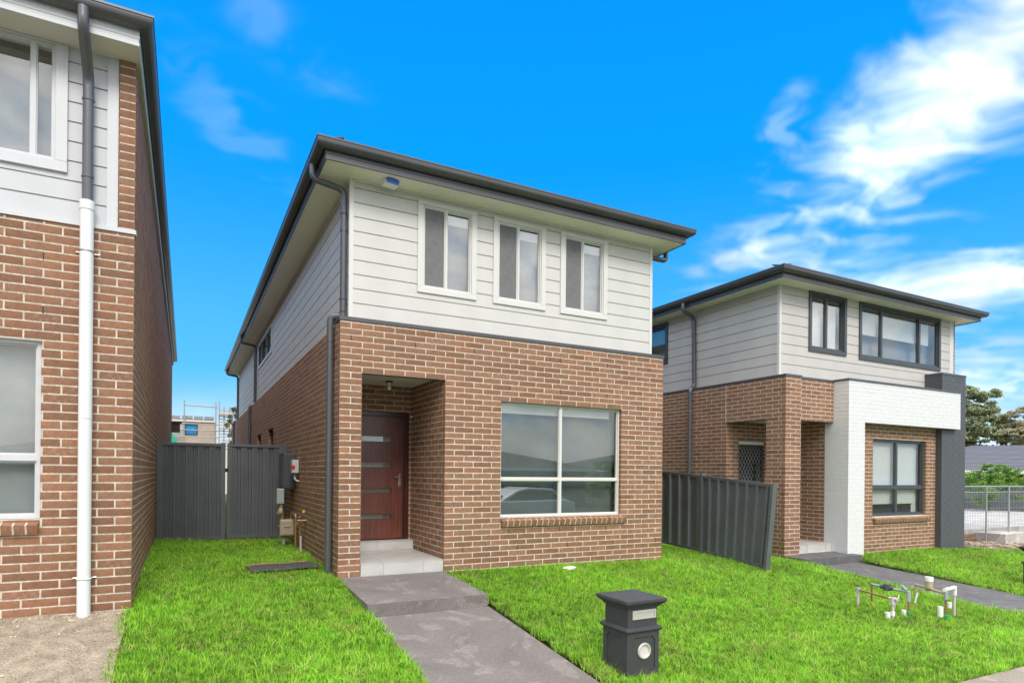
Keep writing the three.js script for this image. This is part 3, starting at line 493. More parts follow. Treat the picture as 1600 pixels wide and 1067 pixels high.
// ---------------------------------------------------------------- the neighbour with the white plastic pipe
{
  const H = thing('brick_house', 'brown brick house with pale grey boards and a white plastic downpipe', 'house');
  const XR = -2.35, Z = 1.0, X0 = -9.3, ZB = -20, c = 0.0885, F = faceZ(Z), D = 0.1;
  const low = [-5.46, -3.135, 0.965, 2.735];
  const q = (n) => XR - n * 0.31;
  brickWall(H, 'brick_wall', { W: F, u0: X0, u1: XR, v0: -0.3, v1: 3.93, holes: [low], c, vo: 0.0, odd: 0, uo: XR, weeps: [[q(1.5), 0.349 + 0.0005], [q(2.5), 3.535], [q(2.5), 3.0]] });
  brickWall(H, 'brick_wall', { W: faceZ(Z - 0.002), u0: -2.5, u1: XR, v0: 3.978, v1: 5.73, c, vo: 0.0, odd: 0, uo: XR });
  brickWall(H, 'brick_wall', { W: facePX(XR), u0: -Z + D, u1: -ZB, v0: -0.3, v1: 5.73, c, vo: 0.0, odd: 1, uo: -Z + D - 0.005, range: (p) => [-Z + D + (p ? 0.01 : 0), -ZB] });
  box('brick_wall', X0, X0 + 0.2, -0.3, 5.7, ZB, Z - 0.12, M.mortar, H); box('brick_wall', X0 + 0.21, XR - 0.12, -0.3, 5.7, ZB, ZB + 0.2, M.mortar, H);
  box('flashing', X0, XR + 0.012, 3.932, 3.976, Z - 0.12, Z + 0.014, M.trimGrey, H);
  const cl = faceZ(Z - 0.03), lines = levels(3.978, 0.2, 5.73), hole = [-5.2, -2.94, 4.45, 5.735];
  boardWall(H, { W: cl, u0: X0, u1: -2.6, lines, holes: [hole], mat: M.cladGrey });
  box('corner_post', -2.605, -2.505, 3.978, 5.728, Z - 0.12, Z - 0.018, M.trimGrey, H);
  windowUnit(H, cl, { u0: -5.1, u1: -3.04, v0: 4.555, v1: 5.715, w: 0.0, fd: 0.07, fw: 0.03, mw: 0.045, mulls: [-4.3, -3.225], sash: 0.01, mat: M.trimGrey, trim: [-5.2, -2.94, 4.45, 5.728], trimMat: M.trimGrey, proud: 0.03, blinds: [[-5.09, -3.05, 4.56, 5.5, 0.1, std(0.36, 0.37, 0.37, 0.9, { map: rep(texMottle, 1) })], [-5.09, -3.05, 4.5, 5.71, 0.2, std(0.3, 0.27, 0.22, 0.9)]] });
  windowUnit(H, F, { u0: low[0] + 0.004, u1: low[1] - 0.004, v0: low[2] + 0.004, v1: low[3] - 0.002, w: -0.05, fw: 0.035, mw: 0.06, mulls: [-4.3], trans: [1.572], mat: M.trimGrey, blind: std(0.40, 0.41, 0.39, 0.9, { map: rep(texMottle, 0.8) }) });
  box('lintel', low[0] - 0.01, low[1] + 0.01, low[3] - 0.002, low[3] + 0.006, Z - 0.1, Z - 0.003, M.trimGrey, H);
  brickSill(H, F, low[0], low[1] + 0.0, low[2] + 0.002, -0.1, 23, 0.06, 0.17);
  const R = { x0: X0 - 0.04, x1: -2.305, z0: ZB - 0.3, z1: 1.335 };
  hipRoof(H, R, { ys: 5.731, yf: 5.722, yg: 5.985, wall: [0.1, 0.1, 0.45, 0.3], fasciaMat: M.trimGrey, soffitMat: std(0.72, 0.69, 0.63, 0.7, { map: rep(texPaint, 0.5) }), tilesAt: [['front', -4, R.x1 - 0.25], ['plus', -6, R.z1 - 0.25]] });
  const p = mk('downpipe', pipeGeo([[-2.765, 5.9, 1.42], [-2.765, 5.72, 1.42], [-2.76, 5.42, 1.055], [-2.76, 4.14, 1.055]], 0.05, 0.09, 16), M.pipe, H);
  joiner(p, -2.76, 5.2, 1.055, 0.05, M.pipe, 0.02); joiner(p, -2.76, 4.42, 1.055, 0.05, M.pipe, 0.02);
  const w = mk('downpipe', pipeGeo([[-2.76, 4.16, 1.085], [-2.757, -0.06, 1.085]], 0.06, 0.02, 20), M.pvc, H);
  w.userData.label = 'white plastic lower downpipe';
  joiner(w, -2.76, 4.12, 1.085, 0.06, M.pvc, 0.09); bracket(w, -2.759, 3.66, 1.085, 0.06, M.chrome); bracket(w, -2.757, 0.36, 1.085, 0.06, M.pvc); joiner(w, -2.758, 1.98, 1.085, 0.0575, M.pvc, 0.006);
  for (const y of [3.66, 0.36]) mk('pipe_bracket', rod([-2.86, y, 1.01], [-2.655, y, 1.01], 0.008), M.chrome, w);
  const hd = grp('rainwater_head', H); box('case', XR, XR + 0.3, 2.95, 3.3, -19.6, -19.2, std(0.07, 0.05, 0.04, 0.6), hd); box('rim', XR, XR + 0.36, 3.3, 3.36, -19.65, -19.15, std(0.07, 0.05, 0.04, 0.6), hd);
  layBricks(H);
}

// ---------------------------------------------------------------- the neighbour with the white painted frame
{
  const H = thing('brick_house', 'brown brick house with a white painted frame, dark pillar and dark framed windows', 'house');
  const X = 9.0, ZP = -0.03, ZB = -14, D = 0.1, m = 0.31, vo = -0.32, top = 3.51;
  const L = faceMX(X), base = -0.7;
  // side wall with the porch opening, corner pier, porch walls
  brickWall(H, 'brick_wall', { W: L, u0: ZB, u1: ZP - D, v0: base, v1: top, vo, odd: 1, uo: ZP - 0.48, holes: [[-1.6, -0.51, base - 0.1, 2.65]], range: (p) => [ZB, p ? ZP - D - 0.01 : ZP - D] });
  brickWall(H, 'brick_wall', { W: faceZ(ZP), u0: X, u1: X + 0.475, v0: base, v1: top, vo, odd: 0, uo: X });
  brickWall(H, 'brick_wall', { W: facePX(X + 0.475), u0: -ZP + D, u1: 0.51, v0: base, v1: top, vo, odd: 1, uo: 0.12, t: 0.1 });
  brickWall(H, 'brick_wall', { W: faceMZ(-0.51), u0: -X - 0.475 + D, u1: -X - D, v0: base, v1: 2.66, vo, odd: 1, uo: 0, D: 0.06, t: 0.06 });
  brickWall(H, 'brick_wall', { W: faceZ(-0.14), u0: X + 0.475, u1: 10.671, v0: 2.64, v1: top, vo, odd: 1, uo: X + 0.475, D: 0.2, t: 0.22 });
  brickWall(H, 'brick_wall', { W: faceMX(10.671), u0: -1.6, u1: -0.34, v0: -0.1, v1: 2.68, vo, odd: 1, uo: -0.14 });
  brickWall(H, 'brick_wall', { W: faceZ(-1.6), u0: X + 0.0, u1: 10.671, v0: base, v1: 2.68, vo, odd: 1, uo: X, holes: [[9.4, 10.245, base - 0.1, 2.255]] });
  box('expansion_joint', X - 0.0024, X + 0.03, 2.66, top, -1.628, -1.617, std(0.7, 0.68, 0.62, 0.8), H);
  box('porch_ceiling', X + 0.11, 10.66, 2.682, 2.7, -1.55, -0.37, std(0.6, 0.58, 0.5, 0.7), H);
  box('lintel', X + 0.004, X + 0.1, 2.642, 2.649, -1.6, -0.51, M.frameDark, H);
  box('lintel', X + 0.475, 10.67, 2.632, 2.639, -0.34, -0.144, M.frameDark, H);
  const P = grp('porch_floor', H);
  box('screed', X + 0.2, 10.66, base, -0.02, -1.58, -0.2, M.mortar, P);
  for (const [a, b] of [[9.48, 9.87], [9.875, 10.47], [10.475, 10.668]]) { box('tile', a, b - 0.004, -0.168, -0.004, -0.165, -0.152, M.porchTile, P); for (const [p, q] of [[-0.75, -0.15], [-1.355, -0.755]]) box('tile', a, b - 0.004, -0.002, 0.01, p, q - 0.003, M.porchTile, P); }
  box('tile', 9.48, 10.668, -0.165, -0.155, -0.5, -0.1, M.porchTile, P);
  // security door with diamond grille
  const d = grp('security_door', H, faceZ(-1.66));
  box('door_header', 9.405, 10.24, 2.185, 2.25, -0.06, 0.04, std(0.72, 0.70, 0.64, 0.5), d);
  mk('door_frame', sheetWithHoles(9.405, 10.24, 0.02, 2.183, 0.05, [[9.47, 10.175, 0.09, 2.12]]).translate(0, 0, 0.02), M.frameDark, d);
  const bars = []; for (let k = -14; k < 26; k++) for (const s of [1, -1]) {
    const u = s > 0 ? 9.47 + k * 0.1 : 10.175 - k * 0.1; let a = [u, 0.09], b = [u + s * 2.03 * 0.62, 2.12];
    const cl = (p, q, e) => { if (p[0] === q[0]) return p; const t = (e - p[0]) / (q[0] - p[0]); return [e, p[1] + (q[1] - p[1]) * t]; };
    if (Math.max(a[0], b[0]) < 9.48 || Math.min(a[0], b[0]) > 10.165) continue;
    for (const e of [9.47, 10.175]) { if ((a[0] < 9.47 && e === 9.47) || (a[0] > 10.175 && e === 10.175)) a = cl(a, b, e); if ((b[0] < 9.47 && e === 9.47) || (b[0] > 10.175 && e === 10.175)) b = cl(b, a, e); }
    if (Math.hypot(a[0] - b[0], a[1] - b[1]) > 0.05) bars.push(rod([a[0], a[1], 0.005], [b[0], b[1], 0.005], 0.006, 5));
  }
  mk('grille', merge(bars), std(0.34, 0.35, 0.36, 0.4, { metalness: 0.3 }), d);
  box('door_leaf', 9.46, 10.185, 0.05, 2.15, -0.07, -0.04, std(0.035, 0.035, 0.037, 0.5), d);
  mk('handle', merge([rod([9.93, 1.25, -0.03], [9.93, 1.25, 0.05], 0.012), rod([9.93, 1.1, 0.05], [9.93, 1.75, 0.05], 0.016)]), M.black, d);
  // infill wall with window
  const IZ = -0.05, ih = [11.94, 14.03, 0.56, 2.33];
  brickWall(H, 'brick_wall', { W: faceZ(IZ), u0: 11.1, u1: 14.46, v0: base, v1: 2.72, vo, odd: 1, m: 0.295, uo: 11.94, holes: [ih] });
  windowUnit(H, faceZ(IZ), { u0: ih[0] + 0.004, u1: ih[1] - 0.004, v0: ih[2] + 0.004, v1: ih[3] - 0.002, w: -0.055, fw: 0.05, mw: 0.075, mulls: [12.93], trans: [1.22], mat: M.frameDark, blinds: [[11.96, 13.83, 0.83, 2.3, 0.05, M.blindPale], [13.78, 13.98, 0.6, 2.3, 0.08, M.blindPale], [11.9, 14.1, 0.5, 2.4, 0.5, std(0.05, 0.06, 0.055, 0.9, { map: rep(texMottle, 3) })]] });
  brickSill(H, faceZ(IZ), ih[0] + 0.0, ih[1] + 0.1, ih[2], -0.1, 21, 0.06, 0.17);
  // white painted brick frame and dark painted pillar
  const Wz = 0.216;
  brickWall(H, 'painted_wall', { W: faceZ(Wz), u0: 10.671, u1: 11.231, v0: base, v1: 3.52, vo, odd: 1, uo: 10.671, kind: 'white', t: 0.2, D: 0.1 });
  brickWall(H, 'painted_wall', { W: faceZ(Wz), u0: 11.219, u1: 14.99, v0: 2.645, v1: 3.52, vo, odd: 1, uo: 10.671, kind: 'white', t: 0.2, D: 0.1 });
  brickWall(H, 'painted_wall', { W: faceMX(10.671), u0: -0.34, u1: Wz - D, v0: base, v1: 3.52, vo, odd: 1, uo: Wz - D, kind: 'white', D: 0.12, t: 0.13 });
  box('painted_wall', 10.8, 11.22, base, 3.5, -0.3, Wz - 0.12, M.whiteBrick, H); box('painted_wall', 10.8, 14.98, 2.665, 3.5, -0.3, Wz - 0.125, M.whiteBrick, H);
  const cap = (x0, x1, z0, z1, y) => box('capping', x0, x1, y, y + 0.045, z0, z1, M.monument, H);
  cap(10.655, 15.0, -0.30, Wz + 0.014, 3.521); cap(X - 0.012, X + 0.488, -0.50, ZP + 0.012, 3.512); cap(X + 0.49, 10.653, -0.32, -0.128, 3.512); cap(X - 0.012, X + 0.16, ZB, -0.502, 3.512);
  brickWall(H, 'painted_wall', { W: faceZ(0.09), u0: 14.43, u1: 15.47, v0: base, v1: 3.97, vo, odd: 1, uo: 14.43, kind: 'grey' });
  brickWall(H, 'painted_wall', { W: faceMX(14.43), u0: -0.4, u1: -0.01, v0: base, v1: 3.97, vo, odd: 0, uo: -0.01, kind: 'grey' });
  box('painted_wall', 14.54, 15.46, base, 3.95, -0.4, -0.03, M.greyBrick, H);
  cap(14.418, 15.482, -0.41, 0.102, 3.972);
  // boarded upper storey
  const CX = 9.15, CZ = -0.32, CR = 15.72, s = 0.2115, lines = levels(3.56, s, 5.475).map((y, i, a) => (i && i < a.length - 1 ? y + 0.045 : y));
  const w1 = [10.06, 11.335, 4.17, 5.474], w2 = [11.797, 15.083, 4.15, 5.474];
  boardWall(H, { W: faceZ(CZ), u0: CX + 0.05, u1: CR - 0.2, lines, holes: [w1, w2], mat: M.cladWarm });
  boardWall(H, { W: faceMX(CX), u0: ZB, u1: CZ - 0.05, lines, holes: [[-5.6, -3.72, 4.335, 5.4]], mat: M.cladWarm, splits: [-9.2, -5.0] });
  boardWall(H, { W: facePX(CR), u0: -CZ + 0.2, u1: -ZB, lines, mat: M.cladWarm });
  brickWall(H, 'brick_wall', { W: faceZ(CZ - 0.03), u0: CR - 0.02, u1: CR + 0.1, v0: 3.5, v1: 5.47, vo, odd: 1, uo: CR });
  box('brick_wall', 15.3, 15.62, base, 3.56, ZB, -0.42, M.mortar, H); box('brick_wall', CX, CR - 0.1, base, 5.47, ZB, ZB + 0.15, M.mortar, H);
  box('corner_post', CX - 0.006, CX + 0.055, 3.56, 5.474, CZ - 0.055, CZ + 0.006, M.trim, H);
  box('corner_post', CR - 0.205, CR - 0.03, 3.56, 5.474, CZ - 0.055, CZ + 0.006, M.trim, H);
  windowUnit(H, faceZ(CZ), { u0: w1[0] + 0.085, u1: w1[1] - 0.085, v0: w1[2] + 0.085, v1: w1[3] - 0.07, w: 0.0, fw: 0.03, mw: 0.07, mulls: [10.66], mat: M.frameDark, trim: w1, trimMat: M.frameDark, proud: 0.03, blinds: [[w1[0] + 0.09, w1[1] - 0.2, w1[2] + 0.1, w1[3] - 0.2, 0.05, M.blindPale], [w1[0], w1[1], w1[2], w1[3], 0.25, M.blindGrey]] });
  windowUnit(H, faceZ(CZ), { u0: w2[0] + 0.085, u1: w2[1] - 0.085, v0: w2[2] + 0.085, v1: w2[3] - 0.07, w: 0.0, fw: 0.03, mw: 0.07, mulls: [12.66, 14.2], mat: M.frameDark, trim: w2, trimMat: M.frameDark, proud: 0.03, blinds: [[w2[0] + 0.1, w2[1] - 0.3, 4.78, w2[3] - 0.16, 0.05, M.blindPale], [w2[0], w2[1], w2[2], w2[3], 0.22, std(0.24, 0.26, 0.29, 0.9)]] });
  windowUnit(H, faceMX(CX), { u0: -5.5, u1: -3.81, v0: 4.425, v1: 5.31, w: 0.0, fw: 0.04, mw: 0.07, mulls: [-4.5], mat: M.frameDark, trim: [-5.6, -3.72, 4.335, 5.4], trimMat: M.frameDark, proud: 0.03, blind: std(0.12, 0.12, 0.10, 0.9) });
  const R = { x0: CX - 0.42, x1: CR + 0.42, z0: ZB - 0.42, z1: CZ + 0.42 };
  hipRoof(H, R, { ys: 5.476, yf: 5.455, yg: 5.665, wall: [0.42, 0.42, 0.42, 0.42], tilesAt: [['front', R.x0 - 0.05, R.x1 - 0.2], ['minus', -8, R.z1 - 0.25]], pitch: 0.30 });
  const p = mk('downpipe', merge([pipeGeo([[8.66, 5.56, -2.66], [8.66, 5.38, -2.66], [9.09, 5.3, -2.76], [9.09, 3.62, -2.72], [8.94, 3.52, -2.7], [8.94, -0.3, -2.7]], 0.05, 0.1, 14)]), M.pipe, H);
  bracket(p, 8.94, 3.0, -2.7, 0.05, M.chrome); bracket(p, 9.09, 4.9, -2.75, 0.05, M.pipe);
  layBricks(H);
}

// ---------------------------------------------------------------- gate, fences
function ribbed(u0, u1, pitch, prof, yb, yt, tt = 0.0) {   // ribbed steel sheet, prof = [[share of pitch, depth], ...]
  const P = []; for (let u = u0; u < u1 - 1e-6; u += pitch) for (const [s, w] of prof) if (u + s * pitch < u1) P.push([u + s * pitch, w]); P.push([u1, prof[0][1]]);
  const pos = [], uv = [];
  for (let i = 0; i + 1 < P.length; i++) { const [a, w] = P[i], [b, v] = P[i + 1], q = [[a, yb(a), w], [b, yb(b), v], [b, yt(b), v], [a, yt(a), w]]; for (const m of [0, 1, 2, 0, 2, 3]) { pos.push(...q[m]); uv.push(q[m][0], q[m][1]); } }
  const g = new THREE.BufferGeometry(); g.setAttribute('position', new THREE.Float32BufferAttribute(pos, 3)); g.setAttribute('uv', new THREE.Float32BufferAttribute(uv, 2)); g.computeVertexNormals(); return g;
}
{
  const gp = [[0, 0], [0.14, 0], [0.17, -0.006], [0.2, 0], [0.3, 0], [0.33, -0.006], [0.36, 0], [0.48, 0], [0.52, -0.045], [0.62, -0.045], [0.66, -0.02], [0.76, -0.02], [0.8, -0.045], [0.92, -0.045], [0.96, 0]];
  const zc = -5;
  const f = thing('steel_fence', 'dark grey ribbed steel fence panel against the wall opposite the meter box', 'fence'); f.position.set(0, 0, zc);
  box('post', -2.335, -2.255, 0.06, 2.015, -0.03, 0.03, M.steel, f); box('rail', -2.254, -1.225, 1.945, 1.995, -0.022, 0.022, M.steel, f); box('rail', -2.254, -1.225, 0.11, 0.165, -0.022, 0.022, M.steel, f);
  mk('sheet', ribbed(-2.254, -1.226, 0.205, gp, () => 0.165, () => 1.945), M.steel, f); box('post', -1.224, -1.15, 0.04, 2.01, -0.03, 0.03, M.steel, f);
  const g = thing('gate', 'dark grey ribbed steel side gate beside the electricity meter box', 'gate'); g.position.set(0, 0, zc);
  box('frame_post', -1.115, -1.06, 0.1, 2.0, -0.02, 0.02, M.steel, g); box('frame_post', -0.14, -0.085, 0.1, 2.0, -0.02, 0.02, M.steel, g);
  box('rail', -1.059, -0.141, 1.945, 1.995, -0.02, 0.02, M.steel, g); box('rail', -1.059, -0.141, 0.11, 0.165, -0.02, 0.02, M.steel, g);
  mk('sheet', ribbed(-1.059, -0.141, 0.205, gp, () => 0.165, () => 1.945), M.steel, g);
  box('hinge_post', -0.075, -0.005, 0.04, 2.05, -0.03, 0.03, M.steel, g);
  mk('latch', merge([chamfer(0.05, 0.075, 0.03, 0.006).translate(-1.13, 1.47, 0.045), rod([-1.15, 1.44, 0.05], [-1.10, 1.5, 0.05], 0.01)]), M.black, g);
}
{
  const f = thing('fence', 'low dark ribbed steel boundary fence leaning towards the street between two houses', 'fence');
  f.position.set(7.37, 0, 0);
  const G = grp('panel', f, basis(V(0, 0, 1), V(-1, 0, 0), V(0, 0, 0)));
  const steelF = phys(0.14, 0.15, 0.16, 0.34, { clearcoat: 0.6, clearcoatRoughness: 0.3, map: rep(texMottle, 0.7) });
  const prof = [[0, 0], [0.6, 0], [0.68, 0.055], [0.86, 0.055], [0.93, 0]];
  const panel = (par, z0, z1, b0, b1, t0, t1, lean, n) => {
    const at = (u) => (u - z0) / (z1 - z0), yb = (u) => mix(b0, b1, at(u)), yt = (u) => mix(t0, t1, at(u));
    const shear = (geo) => { const p = geo.attributes.position; for (let i = 0; i < p.count; i++) { const u = p.getX(i), k = at(u); p.setX(i, u + lean * k * (p.getY(i) - b1) / (t1 - b1)); } geo.computeVertexNormals(); return geo; };
    mk('sheet', shear(ribbed(z0, z1, (z1 - z0) / n, prof, (u) => yb(u) + 0.04, (u) => yt(u) - 0.04)), steelF, par);
    for (const [fy, o] of [[yt, -0.05], [yb, 0]]) { const r = bx(z0, z1, 0, 0.055, -0.03, 0.045).toNonIndexed(), p = r.attributes.position; for (let i = 0; i < p.count; i++) p.setY(i, p.getY(i) + fy(p.getX(i)) + o); mk('rail', shear(r), M.steel, par); }
  };
  panel(G, -3.2, -0.69, 0.06, -0.075, 1.64, 1.46, 0.0, 9);
  panel(G, -0.63, 0.86, -0.085, -0.19, 1.455, 1.315, 0.14, 7);
  const post = (z, y0, y1, lean) => { const p = bx(z - 0.03, z + 0.03, y0, y1, -0.05, 0.06).toNonIndexed(), a = p.attributes.position; for (let i = 0; i < a.count; i++) a.setX(i, a.getX(i) + lean * (a.getY(i) - y0) / (y1 - y0)); p.computeVertexNormals(); mk('post', p, steelF, G); };
  post(-0.66, -0.2, 1.5, 0.0); post(0.9, -0.32, 1.32, 0.155);
}
{
  const o = thing('meter_box', 'dark grey electricity meter box on the brick wall beside the gate', 'meter box'); o.position.set(0, 0, -4.05);
  const b = mk('case', chamfer(0.22, 0.66, 0.62, 0.012), M.frameDark, o); b.position.set(-0.11, 1.47, 0);
  box('door', -0.232, -0.222, 1.17, 1.77, -0.28, 0.28, M.monument, o);
  const s = thing('isolator_switch', 'small white isolator switch with a red knob and curved conduit by the meter box', 'switch'); s.position.set(0, 0, -3.38);
  const w = std(0.5, 0.51, 0.51, 0.45), c = mk('case', chamfer(0.12, 0.24, 0.2, 0.012), w, s); c.position.set(-0.07, 1.55, 0);
  const k = mk('knob', new THREE.CylinderGeometry(0.035, 0.035, 0.04, 14).rotateX(Math.PI / 2), std(0.6, 0.02, 0.03, 0.4), s); k.position.set(-0.115, 1.54, 0.1);
  mk('conduit', pipeGeo([[-0.07, 1.43, 0], [-0.07, 1.32, 0], [-0.05, 1.29, 0.1], [-0.01, 1.28, 0.1]], 0.018, 0.05), w, s);
}
{
  const o = thing('gas_meter', 'cream gas meter with grey regulator and brass pipework low on the side wall', 'gas meter'); o.position.set(-0.18, 0, -3.55);
  const cream = std(0.34, 0.28, 0.21, 0.5), brass = std(0.46, 0.30, 0.13, 0.35, { metalness: 0.6 }), grey = std(0.30, 0.31, 0.32, 0.45);
  const m = mk('meter', chamfer(0.26, 0.3, 0.22, 0.03), cream, o); m.position.y = 0.42;
  mk('seam', new THREE.TorusGeometry(0.15, 0.012, 6, 24).rotateX(Math.PI / 2).scale(0.95, 1, 0.8), cream, o).position.y = 0.44;
  const i = mk('index_box', chamfer(0.13, 0.28, 0.1, 0.012), grey, o); i.position.set(-0.12, 1.0, 0.02);
  mk('pipework', merge([pipeGeo([[-0.08, 0.56, 0], [-0.08, 0.74, 0], [-0.16, 0.74, 0.04]], 0.028, 0.05), pipeGeo([[0.08, 0.56, 0], [0.08, 0.68, 0], [0.1, 0.68, 0.4], [0.1, 0.1, 0.4]], 0.02, 0.05), pipeGeo([[-0.1, 0.84, 0.02], [-0.1, 0.74, 0.02]], 0.03, 0.02)]), brass, o);
  mk('regulator', new THREE.CylinderGeometry(0.07, 0.07, 0.06, 18).rotateZ(1.2).translate(-0.13, 0.72, 0.05), cream, o);
  mk('standpipe', pipeGeo([[-0.05, 0.28, 0], [-0.05, -0.05, 0]], 0.03), grey, o);
  const t = thing('garden_tap', 'garden tap with a lilac handle and pink recycled water pipe', 'tap'); t.position.set(-0.1, 0, -2.45);
  mk('pipe', pipeGeo([[0, -0.1, 0], [0, 0.36, 0]], 0.018), std(0.66, 0.45, 0.56, 0.4), t);
  mk('riser', pipeGeo([[0, 0.36, -0.1], [0, 0.58, -0.1], [0.1, 0.62, -0.1]], 0.014), brass, t);
  mk('tap_body', merge([rod([0.1, 0.62, 0], [-0.06, 0.62, 0], 0.022), rod([-0.05, 0.62, 0], [-0.06, 0.54, 0], 0.016)]), brass, t);
  mk('handle', merge([rod([-0.02, 0.62, 0], [-0.02, 0.69, 0], 0.012), rod([-0.02, 0.69, -0.05], [-0.02, 0.69, 0.05], 0.014)]), std(0.32, 0.2, 0.55, 0.45), t);
  mk('warning_tag', chamfer(0.04, 0.05, 0.004, 0.001).translate(0.04, 0.78, 0.02), std(0.75, 0.45, 0.02, 0.5), t);
}
// sheet of weed mat lying on the grass
{
  const g = new THREE.PlaneGeometry(0.95, 0.62, 24, 14).rotateX(-Math.PI / 2), p = g.attributes.position;
  for (let i = 0; i < p.count; i++) { const x = p.getX(i), z = p.getZ(i); p.setXYZ(i, x + 0.03 * fbm(z * 6, 1, 2, 3), 0.05 + 0.035 * fbm(x * 3, z * 3, 4, 3), z + 0.05 * fbm(x * 5, 3, 1, 3)); }
  g.computeVertexNormals();
  const o = thing('weed_mat', 'offcut of black weed mat lying on the grass by the downpipe', 'mat'); o.position.set(-0.58, ground(-0.5, -0.9), -0.95); o.rotation.y = 0.12;
  mk('sheet', g, std(0.085, 0.078, 0.075, 0.9, { map: rep(texMottle, 3), side: THREE.DoubleSide }), o);
  mk('frayed_edge', pipeGeo([[-0.47, 0.06, -0.31], [-0.2, 0.062, -0.32], [0.1, 0.055, -0.3], [0.44, 0.06, -0.31]], 0.012, 0.1, 6), std(0.30, 0.17, 0.10, 0.9), o);
}
{
  const o = thing('plastic_scrap', 'crumpled scrap of white plastic on the grass below the large window', 'litter'); const z = 0.35, x = 3.55; o.position.set(x, ground(x, z) + 0.05, z);
  const g = new THREE.IcosahedronGeometry(0.1, 2), p = g.attributes.position; for (let i = 0; i < p.count; i++) { const k = 1 + 0.6 * fbm(p.getX(i) * 14, p.getY(i) * 14, p.getZ(i) * 14, 3); p.setXYZ(i, p.getX(i) * k * 1.2, p.getY(i) * k * 0.3, p.getZ(i) * k * 0.7); } g.computeVertexNormals();
  mk('wrapper', g, std(0.8, 0.8, 0.78, 0.6), o);
}

// ---------------------------------------------------------------- letterboxes
function letterbox(label, x, y, z) {
  const o = thing('letterbox', label, 'letterbox', null); o.position.set(x, y, z);
  const a = 0.178, Q = { x0: -a, x1: a, z0: -a, z1: a };
  mk('body', merge([bx(-a, a, -0.1, 0.43, -a, a), bx(-a + 0.002, a - 0.002, 0.43, 0.69, -a + 0.002, a - 0.002)]), M.mailbox, o);
  const frame = new THREE.Shape([[-a - 0.012, 0.0], [a + 0.012, 0.0], [a + 0.012, 0.43], [-a - 0.012, 0.43]].map((p) => new THREE.Vector2(...p)));
  const w = a - 0.035, k = 0.035; frame.holes.push(new THREE.Path([[-w, 0.05 + k], [-w, 0.385 - k], [-w + k, 0.385], [w - k, 0.385], [w, 0.385 - k], [w, 0.05 + k], [w - k, 0.05], [-w + k, 0.05]].map((p) => new THREE.Vector2(...p))));
  const fg = new THREE.ExtrudeGeometry(frame, { depth: 0.011, bevelEnabled: false });
  for (let i = 0; i < 4; i++) { const p = mk('panel_frame', fg, M.mailbox, o); p.rotation.y = i * Math.PI / 2; p.position.set(Math.sin(p.rotation.y) * a, 0, Math.cos(p.rotation.y) * a); if (i % 2) p.scale.x = (a - 0.0005) / (a + 0.012); }
  mk('band', sweepRect(Q, [[0, 0.43], [0.022, 0.434], [0.034, 0.445], [0.036, 0.458], [0.028, 0.472], [0.006, 0.482], [0, 0.482]]), M.mailbox, o);
  mk('cap', merge([sweepRect(Q, [[-0.01, 0.66], [0.012, 0.66], [0.016, 0.672], [0.03, 0.684], [0.05, 0.70], [0.064, 0.718], [0.064, 0.742], [0.058, 0.748], [-0.178, 0.80], [-0.178, 0.7]])]), M.mailbox, o);
  const silver = std(0.56, 0.54, 0.50, 0.4, { metalness: 0.35 });
  const pl = mk('slot_plate', sheetWithHoles(-0.125, 0.155, 0.555, 0.638, 0.012, [[-0.108, 0.138, 0.572, 0.62]]).translate(0, 0, a + 0.011), silver, o);
  const fl = box('slot_flap', -0.107, 0.137, 0.573, 0.619, a - 0.002, a + 0.004, silver, o); fl.rotation.x = 0.03;
  const rg = mk('paper_ring', new THREE.TorusGeometry(0.066, 0.013, 12, 36), silver, o); rg.position.set(0.015, 0.25, a + 0.008);
  const hole = mk('paper_tube', new THREE.LatheGeometry([[0.0, 0.001], [0.045, 0.0015], [0.056, 0.005], [0.063, 0.014]].map((p) => new THREE.Vector2(...p)), 32).rotateX(Math.PI / 2), std(0.62, 0.55, 0.53, 0.5), o); hole.position.set(0.015, 0.25, a + 0.002);
  return o;
}
letterbox('charcoal pedestal letterbox beside the path to the brown front door', 1.995, -0.455, 3.83);
letterbox('charcoal pedestal letterbox on the lawn of the house with the white frame', 11.93, -0.53, 3.1);

